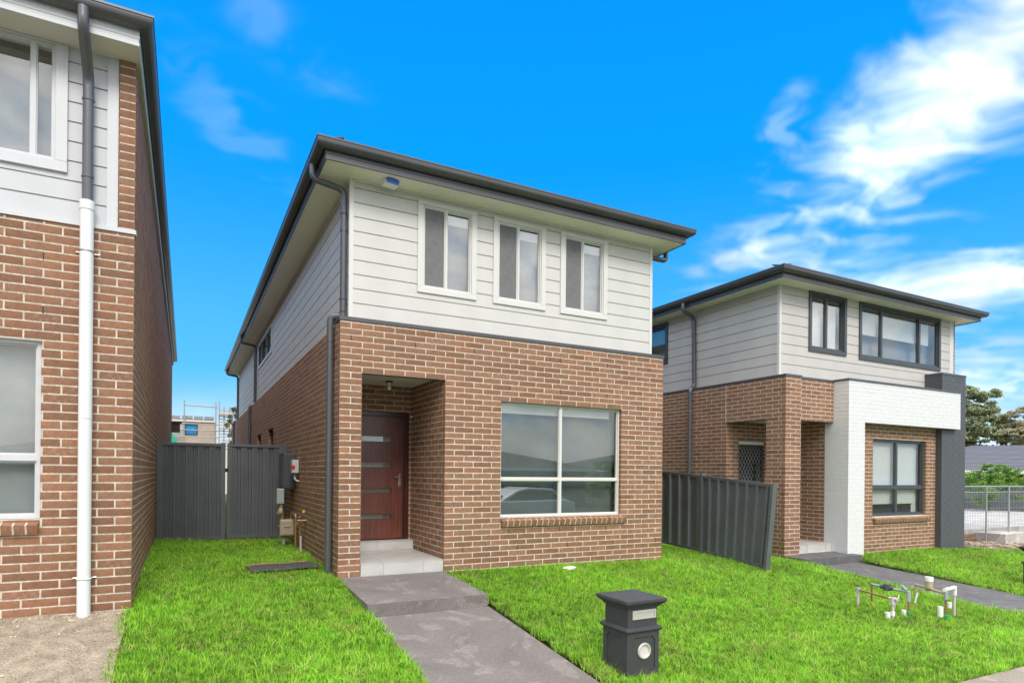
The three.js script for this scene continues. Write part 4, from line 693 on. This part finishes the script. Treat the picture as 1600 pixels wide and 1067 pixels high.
// ---------------------------------------------------------------- water and gas services standing in the lawn
{
  const copper = std(0.33, 0.16, 0.09, 0.45, { metalness: 0.4 }), lilac = std(0.62, 0.47, 0.62, 0.45), grey = std(0.33, 0.35, 0.38, 0.5), white = std(0.76, 0.76, 0.74, 0.5), green = std(0.02, 0.32, 0.16, 0.5), tan = std(0.42, 0.33, 0.22, 0.6), dark = std(0.07, 0.07, 0.09, 0.5);
  const yT = -0.17, yG = -0.62;
  const A = thing('water_service', 'recycled water service with a lilac riser and plain copper crossbar', 'water meter', 'water services in the lawn');
  mk('riser', rod([6.79, yG, 3.0], [6.79, yT, 3.0], 0.0160), lilac, A); mk('elbow', new THREE.CylinderGeometry(0.03, 0.03, 0.06, 12).translate(6.79, yT, 3.0), grey, A);
  mk('crossbar', rod([6.79, yT, 3.0], [6.63, yT - 0.02, 3.6], 0.0128), copper, A); mk('valve', merge([rod([6.63, yT + 0.01, 3.6], [6.63, yT - 0.09, 3.6], 0.0288), rod([6.63, yT - 0.01, 3.55], [6.63, yT - 0.01, 3.66], 0.0208)]), lilac, A);
  mk('supply_pipe', rod([6.63, yT, 3.6], [6.63, yG, 3.6], 0.0152), lilac, A); mk('collar', merge([rod([6.6, yT - 0.2, 3.55], [6.6, yT - 0.36, 3.55], 0.0336), rod([6.63, yT - 0.18, 3.6], [6.63, yT - 0.24, 3.6], 0.0256)]), white, A);
  const B = thing('water_service', 'drinking water service with a dark meter and green tap handle', 'water meter', 'water services in the lawn');
  mk('riser', rod([7.14, yG, 2.98], [7.14, yT + 0.05, 2.98], 0.0144), copper, B); mk('crossbar', rod([7.14, yT + 0.05, 2.98], [7.09, yT + 0.03, 3.54], 0.0160), grey, B);
  mk('meter', merge([rod([7.12, yT + 0.0, 3.22], [7.12, yT + 0.09, 3.22], 0.0480, 14), rod([7.13, yT + 0.04, 3.12], [7.12, yT + 0.04, 3.32], 0.0280)]), dark, B);
  mk('valve', merge([rod([7.09, yT + 0.05, 3.54], [7.09, yT - 0.1, 3.54], 0.0272), rod([7.09, yT + 0.06, 3.5], [7.07, yT + 0.11, 3.46], 0.0192)]), grey, B);
  const tg = mk('meter_tag', chamfer(0.1, 0.2, 0.006, 0.002), white, B); tg.position.set(7.02, yT - 0.12, 3.42); tg.rotation.set(0.3, 0.5, 0.35); const tg2 = mk('meter_tag', chamfer(0.08, 0.15, 0.006, 0.002), white, B); tg2.position.set(7.17, yT - 0.04, 3.6); tg2.rotation.set(0.2, 0.3, -0.25);
  mk('supply_pipe', rod([7.09, yT, 3.54], [7.09, yG, 3.54], 0.0136), copper, B); mk('tap_handle', merge([rod([7.09, yT - 0.23, 3.54], [7.09, yT - 0.27, 3.54], 0.0272), rod([7.06, yT - 0.32, 3.58], [7.16, yT - 0.32, 3.56], 0.0160)]), green, B); mk('collar', rod([7.05, yT - 0.22, 3.5], [7.05, yT - 0.38, 3.5], 0.0320), white, B);
  const C = thing('water_service', 'twin pipe water service with a tan meter under a white cap', 'water meter', 'water services in the lawn');
  mk('riser', rod([7.79, yG, 3.24], [7.79, yT + 0.04, 3.24], 0.0144), tan, C); mk('crossbar', merge([rod([7.79, yT + 0.04, 3.24], [7.52, yT + 0.02, 3.8], 0.0176), rod([7.68, yT + 0.02, 3.46], [7.66, yT + 0.02, 3.5], 0.0280)]), tan, C);
  mk('meter', merge([rod([7.66, yT + 0.04, 3.5], [7.66, yT + 0.14, 3.5], 0.0496, 16)]), tan, C); mk('meter_cap', rod([7.66, yT + 0.14, 3.5], [7.66, yT + 0.2, 3.5], 0.0544, 16), white, C);
  mk('supply_pipe', rod([7.52, yT + 0.02, 3.8], [7.52, yG, 3.8], 0.0144), copper, C); mk('supply_pipe', rod([7.87, yT + 0.05, 3.73], [7.87, yG, 3.73], 0.0160), lilac, C);
  mk('valve', merge([rod([7.52, yT + 0.07, 3.78], [7.87, yT + 0.07, 3.73], 0.0272), rod([7.87, yT + 0.09, 3.73], [7.87, yT - 0.04, 3.73], 0.0280)]), white, C); mk('elbow', rod([7.52, yT + 0.05, 3.8], [7.52, yT - 0.06, 3.8], 0.0240), grey, C);
  mk('collar', rod([7.46, yT - 0.16, 3.76], [7.46, yT - 0.3, 3.76], 0.0360), white, C); mk('collar', rod([7.8, yT - 0.14, 3.7], [7.8, yT - 0.22, 3.7], 0.0288), white, C); mk('tap_handle', rod([7.5, yT - 0.27, 3.82], [7.5, yT - 0.33, 3.82], 0.0280), green, C);
}

// ---------------------------------------------------------------- trees
function crownGeo(cx, cy, cz, rx, ry, rz, clumps, leaves, size, seed, flat = 0.5) {
  const r = rng(seed), pos = [], nor = [], g3 = () => (r() + r() + r() - 1.5) / 1.5; const a = V(0, 0, 0), b = V(0, 0, 0), n = V(0, 0, 0);
  for (let c = 0; c < clumps; c++) {
    let x, y, z; do { x = r() * 2 - 1; y = r() * 2 - 1; z = r() * 2 - 1; } while (x * x + y * y + z * z > 1 || x * x + y * y + z * z < 0.12);
    const s = 0.17 + 0.16 * r();
    for (let l = 0; l < leaves; l++) {
      const p = V(cx + (x + g3() * s) * rx, cy + (y + g3() * s * flat * 1.6) * ry, cz + (z + g3() * s) * rz), k = size * (0.6 + 0.8 * r());
      n.set(g3(), g3() + 0.5, g3()).normalize(); a.set(g3(), g3(), g3()).cross(n).normalize(); b.crossVectors(n, a);
      const q = [p.clone().addScaledVector(a, -k), p.clone().addScaledVector(b, -k * 0.35), p.clone().addScaledVector(a, k), p.clone().addScaledVector(b, k * 0.35)];
      for (const m of [0, 1, 2, 0, 2, 3]) { pos.push(q[m].x, q[m].y, q[m].z); nor.push(n.x, n.y, n.z); }
    }
  }
  const g = new THREE.BufferGeometry(); g.setAttribute('position', new THREE.Float32BufferAttribute(pos, 3)); g.setAttribute('normal', new THREE.Float32BufferAttribute(nor, 3)); return g;
}
const leafMat = (r, g, b) => phys(r, g, b, 0.85, { transmission: 0.3, thickness: 0, side: THREE.DoubleSide });
const bark = std(0.20, 0.155, 0.115, 0.95, { map: rep(texSoil, 1) }), gum = leafMat(0.42, 0.39, 0.24), gumDark = leafMat(0.30, 0.34, 0.17), lime = leafMat(0.16, 0.32, 0.02), bushy = leafMat(0.07, 0.13, 0.035);
function tree(name, label, cat, x, z, y0, h, trunkR, crowns, mat, seed, group) {
  const o = thing(name, label, cat, group); o.position.set(x, y0, z); const r = rng(seed), limbs = [];
  const taper = (p, q, ra, rb) => { const d = V(...q).sub(V(...p)), g = new THREE.CylinderGeometry(rb, ra, d.length(), 7); g.applyQuaternion(new THREE.Quaternion().setFromUnitVectors(V(0, 1, 0), d.clone().normalize())); const m = V(...p).addScaledVector(d, 0.5); g.translate(m.x, m.y, m.z); return g; };
  const fork = [0.15 * (r() - 0.5), h * 0.38, 0.15 * (r() - 0.5)];
  limbs.push(taper([0, -0.2, 0], fork, trunkR, trunkR * 0.75));
  for (const c of crowns) { const e = [c[0], c[1] - c[4] * 0.2, c[2]], m = [mix(fork[0], e[0], 0.5) + (r() - 0.5) * 0.3, mix(fork[1], e[1], 0.5), mix(fork[2], e[2], 0.5)]; limbs.push(taper(fork, m, trunkR * 0.55, trunkR * 0.36), taper(m, e, trunkR * 0.36, trunkR * 0.15)); }
  mk('trunk', merge(limbs), bark, o);
  mk('crown', mergeGeometries(crowns.map((c, i) => crownGeo(c[0], c[1], c[2], c[3], c[4], c[5], c[6], c[7], c[8], seed * 13 + i, 0.5))), mat, o);
  return o;
}
const gumSpec = (h, s) => [[-1.6 * s, h * 0.68, 0.4, 2.3 * s, h * 0.17, 2.2, 46, 190, 0.15], [1.5 * s, h * 0.74, -0.3, 2.2 * s, h * 0.16, 2.2, 46, 190, 0.15], [0, h * 0.88, 0, 2.4 * s, h * 0.14, 2.2, 48, 190, 0.15], [0.4, h * 0.55, 0.6, 2.9 * s, h * 0.13, 2.4, 40, 190, 0.15]];
tree('gum_tree', 'tall dark gum tree rising behind the dark painted pillar', 'tree', 64.5, -23.6, -0.7, 10.6, 0.32, gumSpec(10.6, 1.25), gumDark, 3, 'gum trees beyond the building site');
tree('gum_tree', 'olive gum tree with open crown above the tiled bungalow roof', 'tree', 68.2, -20.4, -0.7, 8.6, 0.28, gumSpec(8.6, 1.1), gum, 4, 'gum trees beyond the building site');
tree('gum_tree', 'broad grey green gum tree past the roof hip of the bungalow', 'tree', 73.5, -19.5, -0.7, 8.8, 0.3, gumSpec(8.8, 1.3), gum, 5, 'gum trees beyond the building site');
tree('gum_tree', 'low leafy gum tree close behind the bungalow ridge', 'tree', 61, -24.5, -0.7, 6.6, 0.26, gumSpec(6.6, 1.3), gum, 6, 'gum trees beyond the building site');
tree('young_tree', 'bright lime green young tree behind the concrete slab', 'tree', 30.6, -6.3, -0.5, 2.7, 0.06, [[-0.7, 1.55, 0, 1.1, 0.85, 0.9, 44, 150, 0.055], [0.6, 1.7, 0.3, 1.1, 0.8, 0.9, 44, 150, 0.055], [0, 2.25, 0, 0.8, 0.4, 0.7, 26, 140, 0.05]], lime, 7);

// ---------------------------------------------------------------- building site past the dark pillar
{
  const s = thing('house_slab', 'raised pale concrete house slab with brick edge on the building site', 'slab');
  mk('concrete', bx(16.4, 31, -0.5, -0.02, -15, -1.1), M.concretePale, s);
  for (let k = 0; k < 6; k++) for (let j = 0; j < 3; j++) { const b = mk('brick', boxGeo(0.3, 0.076, 0.09), brickMats[(k * 3 + j) % 6], s); b.position.set(16.55 + k * 0.31 + (j % 2) * 0.12, -0.36 + j * 0.086, -1.06); }
  box('concrete_pier', 18.35, 19.9, -0.6, -0.1, -1.05, -0.3, M.concretePale, s);
  const f = thing('temporary_fence', 'galvanised wire mesh construction fence in front of the concrete slab', 'fence');
  const gal = std(0.36, 0.37, 0.37, 0.45, { metalness: 0.3 }), y0 = -0.5, y1 = 1.22, z = -0.72;
  const wires = []; for (let x = 16.9; x < 21; x += 0.085) wires.push(rod([x, y0, z], [x + 0.02, y1, z], 0.0035, 4)); for (let y = y0 + 0.1; y < y1; y += 0.2) wires.push(rod([16.9, y, z], [21, y, z], 0.0035, 4));
  mk('wire_mesh', merge(wires), gal, f); mk('rail', rod([16.85, y1, z], [21, y1, z], 0.021), gal, f); mk('rail', rod([16.85, y1 - 0.16, z], [21, y1 - 0.16, z], 0.014), gal, f);
  for (const x of [16.9, 18.17, 19.4, 20.8]) mk('post', rod([x, y0 - 0.2, z + 0.03], [x, y1, z + 0.03], 0.024), gal, f);
  const f2 = thing('mesh_fence', 'dark wire fence along the far edge of the concrete slab', 'fence'), dk = std(0.10, 0.11, 0.12, 0.5), w2 = [];
  for (let k = 0; k < 60; k++) w2.push(rod([29 + k * 0.11, -0.4, -8.6 + k * 0.057], [29 + k * 0.11, 1.0, -8.6 + k * 0.057], 0.008, 4)); for (const y of [-0.1, 0.3, 0.7, 1.0]) w2.push(rod([29, y, -8.6], [35.5, y, -5.2], 0.01, 4));
  mk('wire_mesh', merge(w2), dk, f2);
  const r = rng(41), rocks = []; for (let i = 0; i < 160; i++) { const s = 0.02 + 0.07 * r() * r(), g = new THREE.IcosahedronGeometry(s, 0), x = 15.7 + 3.6 * r(), zz = -0.75 + 1.3 * r(); g.scale(1.3, 0.6, 1).rotateY(r() * 6).translate(x, ground(x, zz) + 0.03, zz); rocks.push(g); }
  const rub = mk('rubble', merge(rocks), std(0.36, 0.27, 0.2, 0.95), scene); rub.userData = { kind: 'stuff', label: 'broken brick and stone rubble beside the dark pillar', category: 'rubble' };
  const soil = structure('bare_soil', drape([[15.6, -3], [40, -3], [40, 0.75], [15.6, 0.75]], 0.02, 0.4, 0.05), std(0.30, 0.23, 0.165, 1, { map: rep(texSand, 0.5) }), 'bare brown soil of the building site', 'soil');
  const b = thing('paving_offcut', 'pale paving stone offcut lying by the lawn edge', 'paving stone'); mk('stone', chamfer(0.75, 0.1, 0.35, 0.02), M.concretePale, b); b.position.set(17.0, -0.46, 0.05); b.rotation.y = 0.3;
}
// houses with stepped tile roofs
function bungalow(label, x, z, turn, w, d, wallH, rise, y0, wallMat, roofMat, wins, group) {
  const o = thing('bungalow', label, 'house', group); o.position.set(x, y0, z); o.rotation.y = turn;
  mk('wall', sheetWithHoles(-w / 2, w / 2, 0, wallH, 0.2, wins).translate(0, 0, d / 2), wallMat, o);
  mk('wall', merge([bx(-w / 2, -w / 2 + 0.2, 0, wallH, -d / 2, d / 2 - 0.2), bx(w / 2 - 0.2, w / 2, 0, wallH, -d / 2, d / 2 - 0.2), bx(-w / 2 + 0.2, w / 2 - 0.2, 0, wallH, -d / 2, -d / 2 + 0.2)]), wallMat, o);
  const R = { x0: -w / 2, x1: w / 2, z0: -d / 2, z1: d / 2 }, n = Math.ceil(d / 2 / 0.3), prof = [];
  for (let i = 0; i <= n; i++) { const t = i / n, off = mix(0.5, -d / 2 + 0.02, t), y = wallH + 0.05 + rise * t; prof.push([off, y - (i ? 0.0 : 0.02)], [off, y + 0.03]); }
  const roof = mk('roof', sweepRect(R, prof, false), roofMat, o);
  mk('fascia', sweepRect(R, [[0.5, wallH - 0.12], [0.53, wallH - 0.12], [0.53, wallH + 0.06], [0.5, wallH + 0.06]]), M.frameWhite, roof);
  mk('soffit', sweepRect(R, [[0.0, wallH - 0.02], [0.5, wallH - 0.02]], false), M.soffit, roof);
  for (const [a, b, c, e] of wins) { const g = grp('window', o); mk('frame', sheetWithHoles(a, b, c, e, 0.08, [[a + 0.06, (a + b) / 2 - 0.03, c + 0.06, e - 0.06], [(a + b) / 2 + 0.03, b - 0.06, c + 0.06, e - 0.06]]).translate(0, 0, d / 2 - 0.04), M.frameDark, g); box('pane', a + 0.03, b - 0.03, c + 0.03, e - 0.03, d / 2 - 0.09, d / 2 - 0.08, phys(0.16, 0.18, 0.19, 0.05, {}), g); box('blind', a, b, c, e, d / 2 - 0.19, d / 2 - 0.15, M.blindPale, g); }
  return o;
}
const slate = std(0.17, 0.17, 0.19, 0.7, { map: rep(texMottle, 0.8) });
bungalow('single storey bungalow with grey tiled roof beyond the building site', 42, -10.5, -1.05, 15, 11, 2.45, 1.55, -0.65, std(0.10, 0.10, 0.11, 0.8), slate, [[-3.2, -0.6, 0.9, 2.2], [2.0, 4.4, 0.9, 2.2]]);

// ---------------------------------------------------------------- building under construction behind the gate
{
  const o = thing('unfinished_house', 'unfinished pale brick house with blue film on its window', 'house'), z = -48, pink = std(0.56, 0.46, 0.40, 0.9, { map: rep(texMottle, 0.6) });
  mk('wall', sheetWithHoles(-7, 0.3, -0.3, 5.35, 0.25, [[-1.93, -0.98, 4.28, 5.2]]).translate(0, 0, z), pink, o);
  box('wall', 0.05, 0.3, -0.3, 5.35, z - 10, z - 0.26, pink, o); box('wall', -7, -6.7, -0.3, 5.35, z - 10, z - 0.26, pink, o); box('wall', -6.69, 0.04, -0.3, 5.35, z - 10, z - 9.7, pink, o);
  box('building_wrap', -3.2, -2.0, 3.9, 5.0, z + 0.01, z + 0.04, std(0.55, 0.58, 0.6, 0.6, { map: rep(texConcrete, 0.6) }), o);
  const g = grp('window', o); mk('frame', sheetWithHoles(-1.94, -0.97, 4.27, 5.21, 0.12, [[-1.84, -1.07, 4.37, 5.11]]).translate(0, 0, z + 0.03), M.frameDark, g); box('blue_film', -1.86, -1.05, 4.35, 5.13, z - 0.06, z - 0.05, std(0.0, 0.22, 0.5, 0.35), g);
  box('wall_plate', -7.1, 0.4, 5.36, 5.5, z - 0.2, z + 0.15, std(0.66, 0.62, 0.55, 0.7), o); box('roof_deck', -7, 0.2, 5.55, 5.6, z - 10, z, std(0.4, 0.42, 0.44, 0.6), o);
  const foil = std(0.36, 0.45, 0.50, 0.35, { map: rep(texConcrete, 1.4) });
  for (const [a, b] of [[-2.9, -2.25], [-2.1, -1.35], [-1.25, -0.6], [-0.5, 0.2]]) { const p = mk('roof_batten_pack', chamfer(b - a, 0.26, 0.5, 0.04), foil, o); p.position.set((a + b) / 2, 5.72, z - 0.2); }
  box('ledge', -7, 0.6, 3.2, 3.45, z + 0.2, z + 0.9, std(0.7, 0.66, 0.6, 0.8), o);
  const s = thing('scaffolding', 'tube scaffolding in front of the unfinished house', 'scaffolding'), tube = std(0.34, 0.30, 0.24, 0.6), zz = z + 0.7;
  for (const x of [-3.0, -1.95, 0.32, 0.55, 0.9, 1.3, 1.5, 1.75]) mk('standard', rod([x, -0.3, zz + (x > 0.5 ? 0.5 : 0)], [x, x > 0.6 ? 6.6 : 7.0, zz + (x > 0.5 ? 0.5 : 0)], 0.045), tube, s);
  for (const y of [3.55, 4.1, 4.65, 5.15]) mk('ledger', rod([-3.4, y, zz + 0.06], [0.6, y, zz + 0.06], 0.04), tube, s);
  mk('guard_rail', rod([-1.95, 6.62, zz], [0.5, 6.56, zz], 0.045), tube, s);
  const r = rng(8); for (let k = 0; k < 14; k++) { const y = 3.2 + 0.24 * k; mk('ledger', rod([0.4 + 0.3 * r(), y, zz + 0.5], [1.5 + 0.6 * r(), y + 0.3 * (r() - 0.5), zz + 0.7 * r()], 0.035), std(0.42 + 0.15 * r(), 0.33, 0.2, 0.8), s); }
  for (const y of [3.6, 4.8, 5.9]) box('plank', 0.55, 1.9, y, y + 0.08, zz + 0.3, zz + 0.9, std(0.5, 0.4, 0.26, 0.8), s);
  const n = thing('shade_cloth', 'sloping green shade cloth beside the scaffolding', 'cloth'), g2 = new THREE.Shape([[-3.6, 3.2], [-2.2, 3.2], [-2.95, 4.75], [-3.6, 4.9]].map((p) => new THREE.Vector2(...p))); mk('cloth', new THREE.ExtrudeGeometry(g2, { depth: 0.03, bevelEnabled: false }).translate(0, 0, z + 1.0), std(0.02, 0.34, 0.2, 0.8), n);
  tree('garden_tree', 'sparse yellowing tree seen between the scaffolding and the side wall', 'tree', 1.6, -44, 0, 6.6, 0.12, [[0, 5.2, 0, 0.7, 1.1, 0.7, 20, 70, 0.12], [0.2, 3.8, 0, 0.8, 0.8, 0.8, 16, 70, 0.12]], leafMat(0.20, 0.19, 0.07), 12);
  const w = thing('dividing_wall', 'pale rendered garden wall across the back of the yards', 'wall'); box('render', -12, 14, -0.2, 2.6, -30.2, -30, std(0.6, 0.57, 0.5, 0.9), w);
}

// ---------------------------------------------------------------- across the street, mirrored in the windows
bungalow('brown tiled bungalow across the street mirrored in the front window', 15.5, 31, Math.PI, 13, 10, 2.5, 1.35, -0.75, std(0.3, 0.22, 0.17, 0.9), std(0.13, 0.10, 0.09, 0.8), [[-4, -1.5, 0.9, 2.1], [2, 4, 0.9, 2.1]], 'bungalows across the street');
bungalow('grey tiled bungalow across the street with pale rendered walls', 31, 31, Math.PI, 13, 10, 2.5, 1.4, -0.75, std(0.5, 0.48, 0.44, 0.9), slate, [[-4, -1.5, 0.9, 2.1]], 'bungalows across the street');
bungalow('cream bungalow across the street facing the sandy yard', -4, 31, Math.PI, 14, 10, 2.5, 1.4, -0.75, std(0.55, 0.5, 0.42, 0.9), slate, [[-4, -1.5, 0.9, 2.1]], 'bungalows across the street');
tree('street_tree', 'round green street tree mirrored in the front window', 'tree', 18.4, 18.3, -0.65, 3.1, 0.09, [[0, 1.75, 0, 1.7, 1.0, 1.5, 34, 110, 0.12], [0.3, 2.5, 0, 1.0, 0.5, 1.0, 18, 100, 0.12]], lime, 21);
tree('street_tree', 'dark bushy shrub across the street beside the parked car', 'tree', 12.6, 18.8, -0.65, 2.4, 0.08, [[0, 1.3, 0, 2.2, 0.85, 1.3, 40, 110, 0.12]], bushy, 22);
{
  const c = thing('parked_car', 'silver hatchback parked on the street facing the houses', 'car'); c.position.set(8.6, -0.57, 11.0);
  const paint = phys(0.62, 0.64, 0.66, 0.3, { clearcoat: 1, clearcoatRoughness: 0.05, metalness: 0.2 }), rub = std(0.02, 0.02, 0.02, 0.8), glz = phys(0.03, 0.035, 0.04, 0.05, {});
  const S = (p) => new THREE.Shape(p.map((q) => new THREE.Vector2(...q)));
  mk('body', new THREE.ExtrudeGeometry(S([[-2.1, 0.3], [-2.15, 0.75], [-1.95, 0.95], [-0.9, 1.02], [1.7, 1.05], [2.05, 0.95], [2.12, 0.5], [2.05, 0.28], [1.72, 0.28], [1.62, 0.5], [1.35, 0.62], [1.08, 0.5], [0.98, 0.28], [-0.98, 0.28], [-1.08, 0.5], [-1.35, 0.62], [-1.62, 0.5], [-1.72, 0.28]]), { depth: 1.6, bevelEnabled: true, bevelSize: 0.06, bevelThickness: 0.08, bevelSegments: 3 }).translate(0, 0, -0.8), paint, c);
  mk('cabin', new THREE.ExtrudeGeometry(S([[-1.0, 1.0], [-0.2, 1.42], [0.2, 1.5], [1.2, 1.46], [1.85, 1.05]]), { depth: 1.3, bevelEnabled: true, bevelSize: 0.04, bevelThickness: 0.1, bevelSegments: 3 }).translate(0, 0, -0.65), paint, c);
  for (const s of [-1, 1]) mk('side_window', new THREE.ExtrudeGeometry(S([[-0.75, 1.08], [-0.12, 1.4], [0.25, 1.44], [1.15, 1.41], [1.6, 1.1]]), { depth: 0.01, bevelEnabled: false }).translate(0, 0, s * 0.758 - 0.005), glz, c);
  mk('windscreen', bx(-0.42, 0.42, -0.6, 0.6, 0, 0.01).rotateY(Math.PI / 2).rotateX(0).rotateZ(1.08).translate(-0.66, 1.24, 0), glz, c);
  for (const x of [-1.35, 1.35]) for (const s of [-1, 1]) { const w = grp('wheel', c, new THREE.Matrix4().makeTranslation(x, 0.32, s * 0.78)); mk('tyre', new THREE.TorusGeometry(0.24, 0.085, 10, 24), rub, w); mk('rim', new THREE.CylinderGeometry(0.2, 0.2, 0.1, 16).rotateX(Math.PI / 2), M.chrome, w); }
  for (const s of [-1, 1]) { const l = mk('headlight', chamfer(0.12, 0.14, 0.35, 0.03), phys(0.7, 0.7, 0.7, 0.1, { clearcoat: 1 }), c); l.position.set(-2.12, 0.78, s * 0.58); }
}

// ---------------------------------------------------------------- grass
{
  const blade = (r) => {                                        // one tuft of bent blades
    const pos = [], nor = [];
    for (let k = 0; k < 22; k++) {
      const a = r() * 6.283, R = 0.036 * Math.sqrt(r()), bx0 = Math.cos(r() * 6.283) * R, bz0 = Math.sin(r() * 6.283) * R, h = 0.03 + 0.045 * r() + (r() < 0.12 ? 0.04 : 0), w = 0.0018 + 0.0018 * r(), lean = (0.25 + 1.1 * r()) * h, ca = Math.cos(a), sa = Math.sin(a);
      const pt = (t, s) => { const o = lean * t * t; return [bx0 + ca * o - sa * w * s * (1 - t * 0.75), h * t * (1 - 0.25 * t), bz0 + sa * o + ca * w * s * (1 - t * 0.75)]; };
      const P = [pt(0, -1), pt(0, 1), pt(0.55, -1), pt(0.55, 1), pt(1, 0)], n = V(-ca * 0.4, 1, -sa * 0.4).normalize();
      for (const m of [0, 1, 3, 0, 3, 2, 2, 3, 4]) { pos.push(...P[m]); nor.push(n.x, n.y, n.z); }
    }
    const g = new THREE.BufferGeometry(); g.setAttribute('position', new THREE.Float32BufferAttribute(pos, 3)); g.setAttribute('normal', new THREE.Float32BufferAttribute(nor, 3)); return g;
  };
  const r = rng(1234), spots = [];
  const lawn = (x0, x1, z0, z1, per) => { const n = Math.round((x1 - x0) * (z1 - z0) * per); for (let i = 0; i < n; i++) { const x = x0 + (x1 - x0) * r(), z = z0 + (z1 - z0) * r(); if (pathHit(x, z) || pathHit(x - 0.02, z + 0.02)) continue; if (Math.abs(x + 0.58) < 0.4 && Math.abs(z + 0.95) < 0.24) continue; if (x < -2.3 && z > 1 && r() < 0.6) continue; spots.push([x, z]); } };
  lawn(-2.34, 0.0, -4.9, 0.0, 520); lawn(-2.42, 0.04, 0, 5.3, 760); lawn(1.57, 5.8, 0.03, 5.3, 700); lawn(5.8, 9.2, -4, 5.3, 520); lawn(5.78, 8.97, -7, -4, 160); lawn(9.2, 15.6, 0.25, 5.3, 400); lawn(9.2, 14.4, -0.02, 0.25, 330); lawn(15.5, 17.2, 0.6, 5.3, 150); lawn(-9, 17, 6.95, 9.5, 60);
  const kinds = 4, per = [[], [], [], []]; spots.forEach((s) => per[(r() * kinds) | 0].push(s));
  const mat = phys(1, 1, 1, 0.85, { specularIntensity: 0.3, transmission: 0.33, thickness: 0, side: THREE.DoubleSide });
  const o = new THREE.Group(); o.name = 'grass'; o.userData = { kind: 'stuff', label: 'lush bright green lawn grass in front of the houses', category: 'grass' }; scene.add(o);
  const m4 = new THREE.Matrix4(), q = new THREE.Quaternion(), up = V(0, 1, 0), c = new THREE.Color();
  per.forEach((list) => {
    const im = new THREE.InstancedMesh(blade(r), mat, list.length); im.name = 'grass_blades'; im.userData.kind = 'stuff'; im.castShadow = im.receiveShadow = true;
    list.forEach(([x, z], i) => {
      const patch = fbm(x * 0.7, z * 0.7, 5, 3), dry = 1.6 * sm(0.12, 0.42, fbm(x * 1.7 + 9, z * 1.7, 2, 4)) + (z < -4.3 ? 0.5 : 0), s = (0.85 + 0.5 * r() + 0.5 * patch) * (z < -4.2 ? 0.75 : 1), b = 0.55 + 0.9 * r() + 0.5 * patch;
      q.setFromAxisAngle(up, r() * 6.283); m4.compose(V(x, ground(x, z) - 0.004, z), q, V(s, s * (0.85 + 0.4 * r()), s)); im.setMatrixAt(i, m4);
      const straw = r() < 0.05 ? 0.75 : dry * 0.42 * r(); const yel = r(); c.setRGB(mix(0.185 + 0.13 * yel, 0.48, straw) * b, mix(0.45 + 0.07 * yel, 0.42, straw) * b, mix(0.022 + 0.025 * yel, 0.15, straw) * b); im.setColorAt(i, c);
    });
    o.add(im);
  });
}
{
  const r = rng(61), gs = []; for (let i = 0; i < 900; i++) { const s = 0.004 + 0.018 * r() * r() * r(), x = -2.42 - 3.2 * r(), z = 1.06 + (r() < 0.45 ? 0.35 * r() * r() : 4 * r()), g = new THREE.IcosahedronGeometry(s, 0); g.scale(1.2, 0.75, 1).rotateY(r() * 6).translate(x, ground(x, z) + 0.03, z); gs.push(g); }
  const o = mk('sand_clods', merge(gs), std(0.62, 0.5, 0.37, 1)); o.userData = { kind: 'stuff', label: 'small clods of sandy soil along the foot of the brick wall', category: 'soil' };
}
renderer.render(scene, camera);
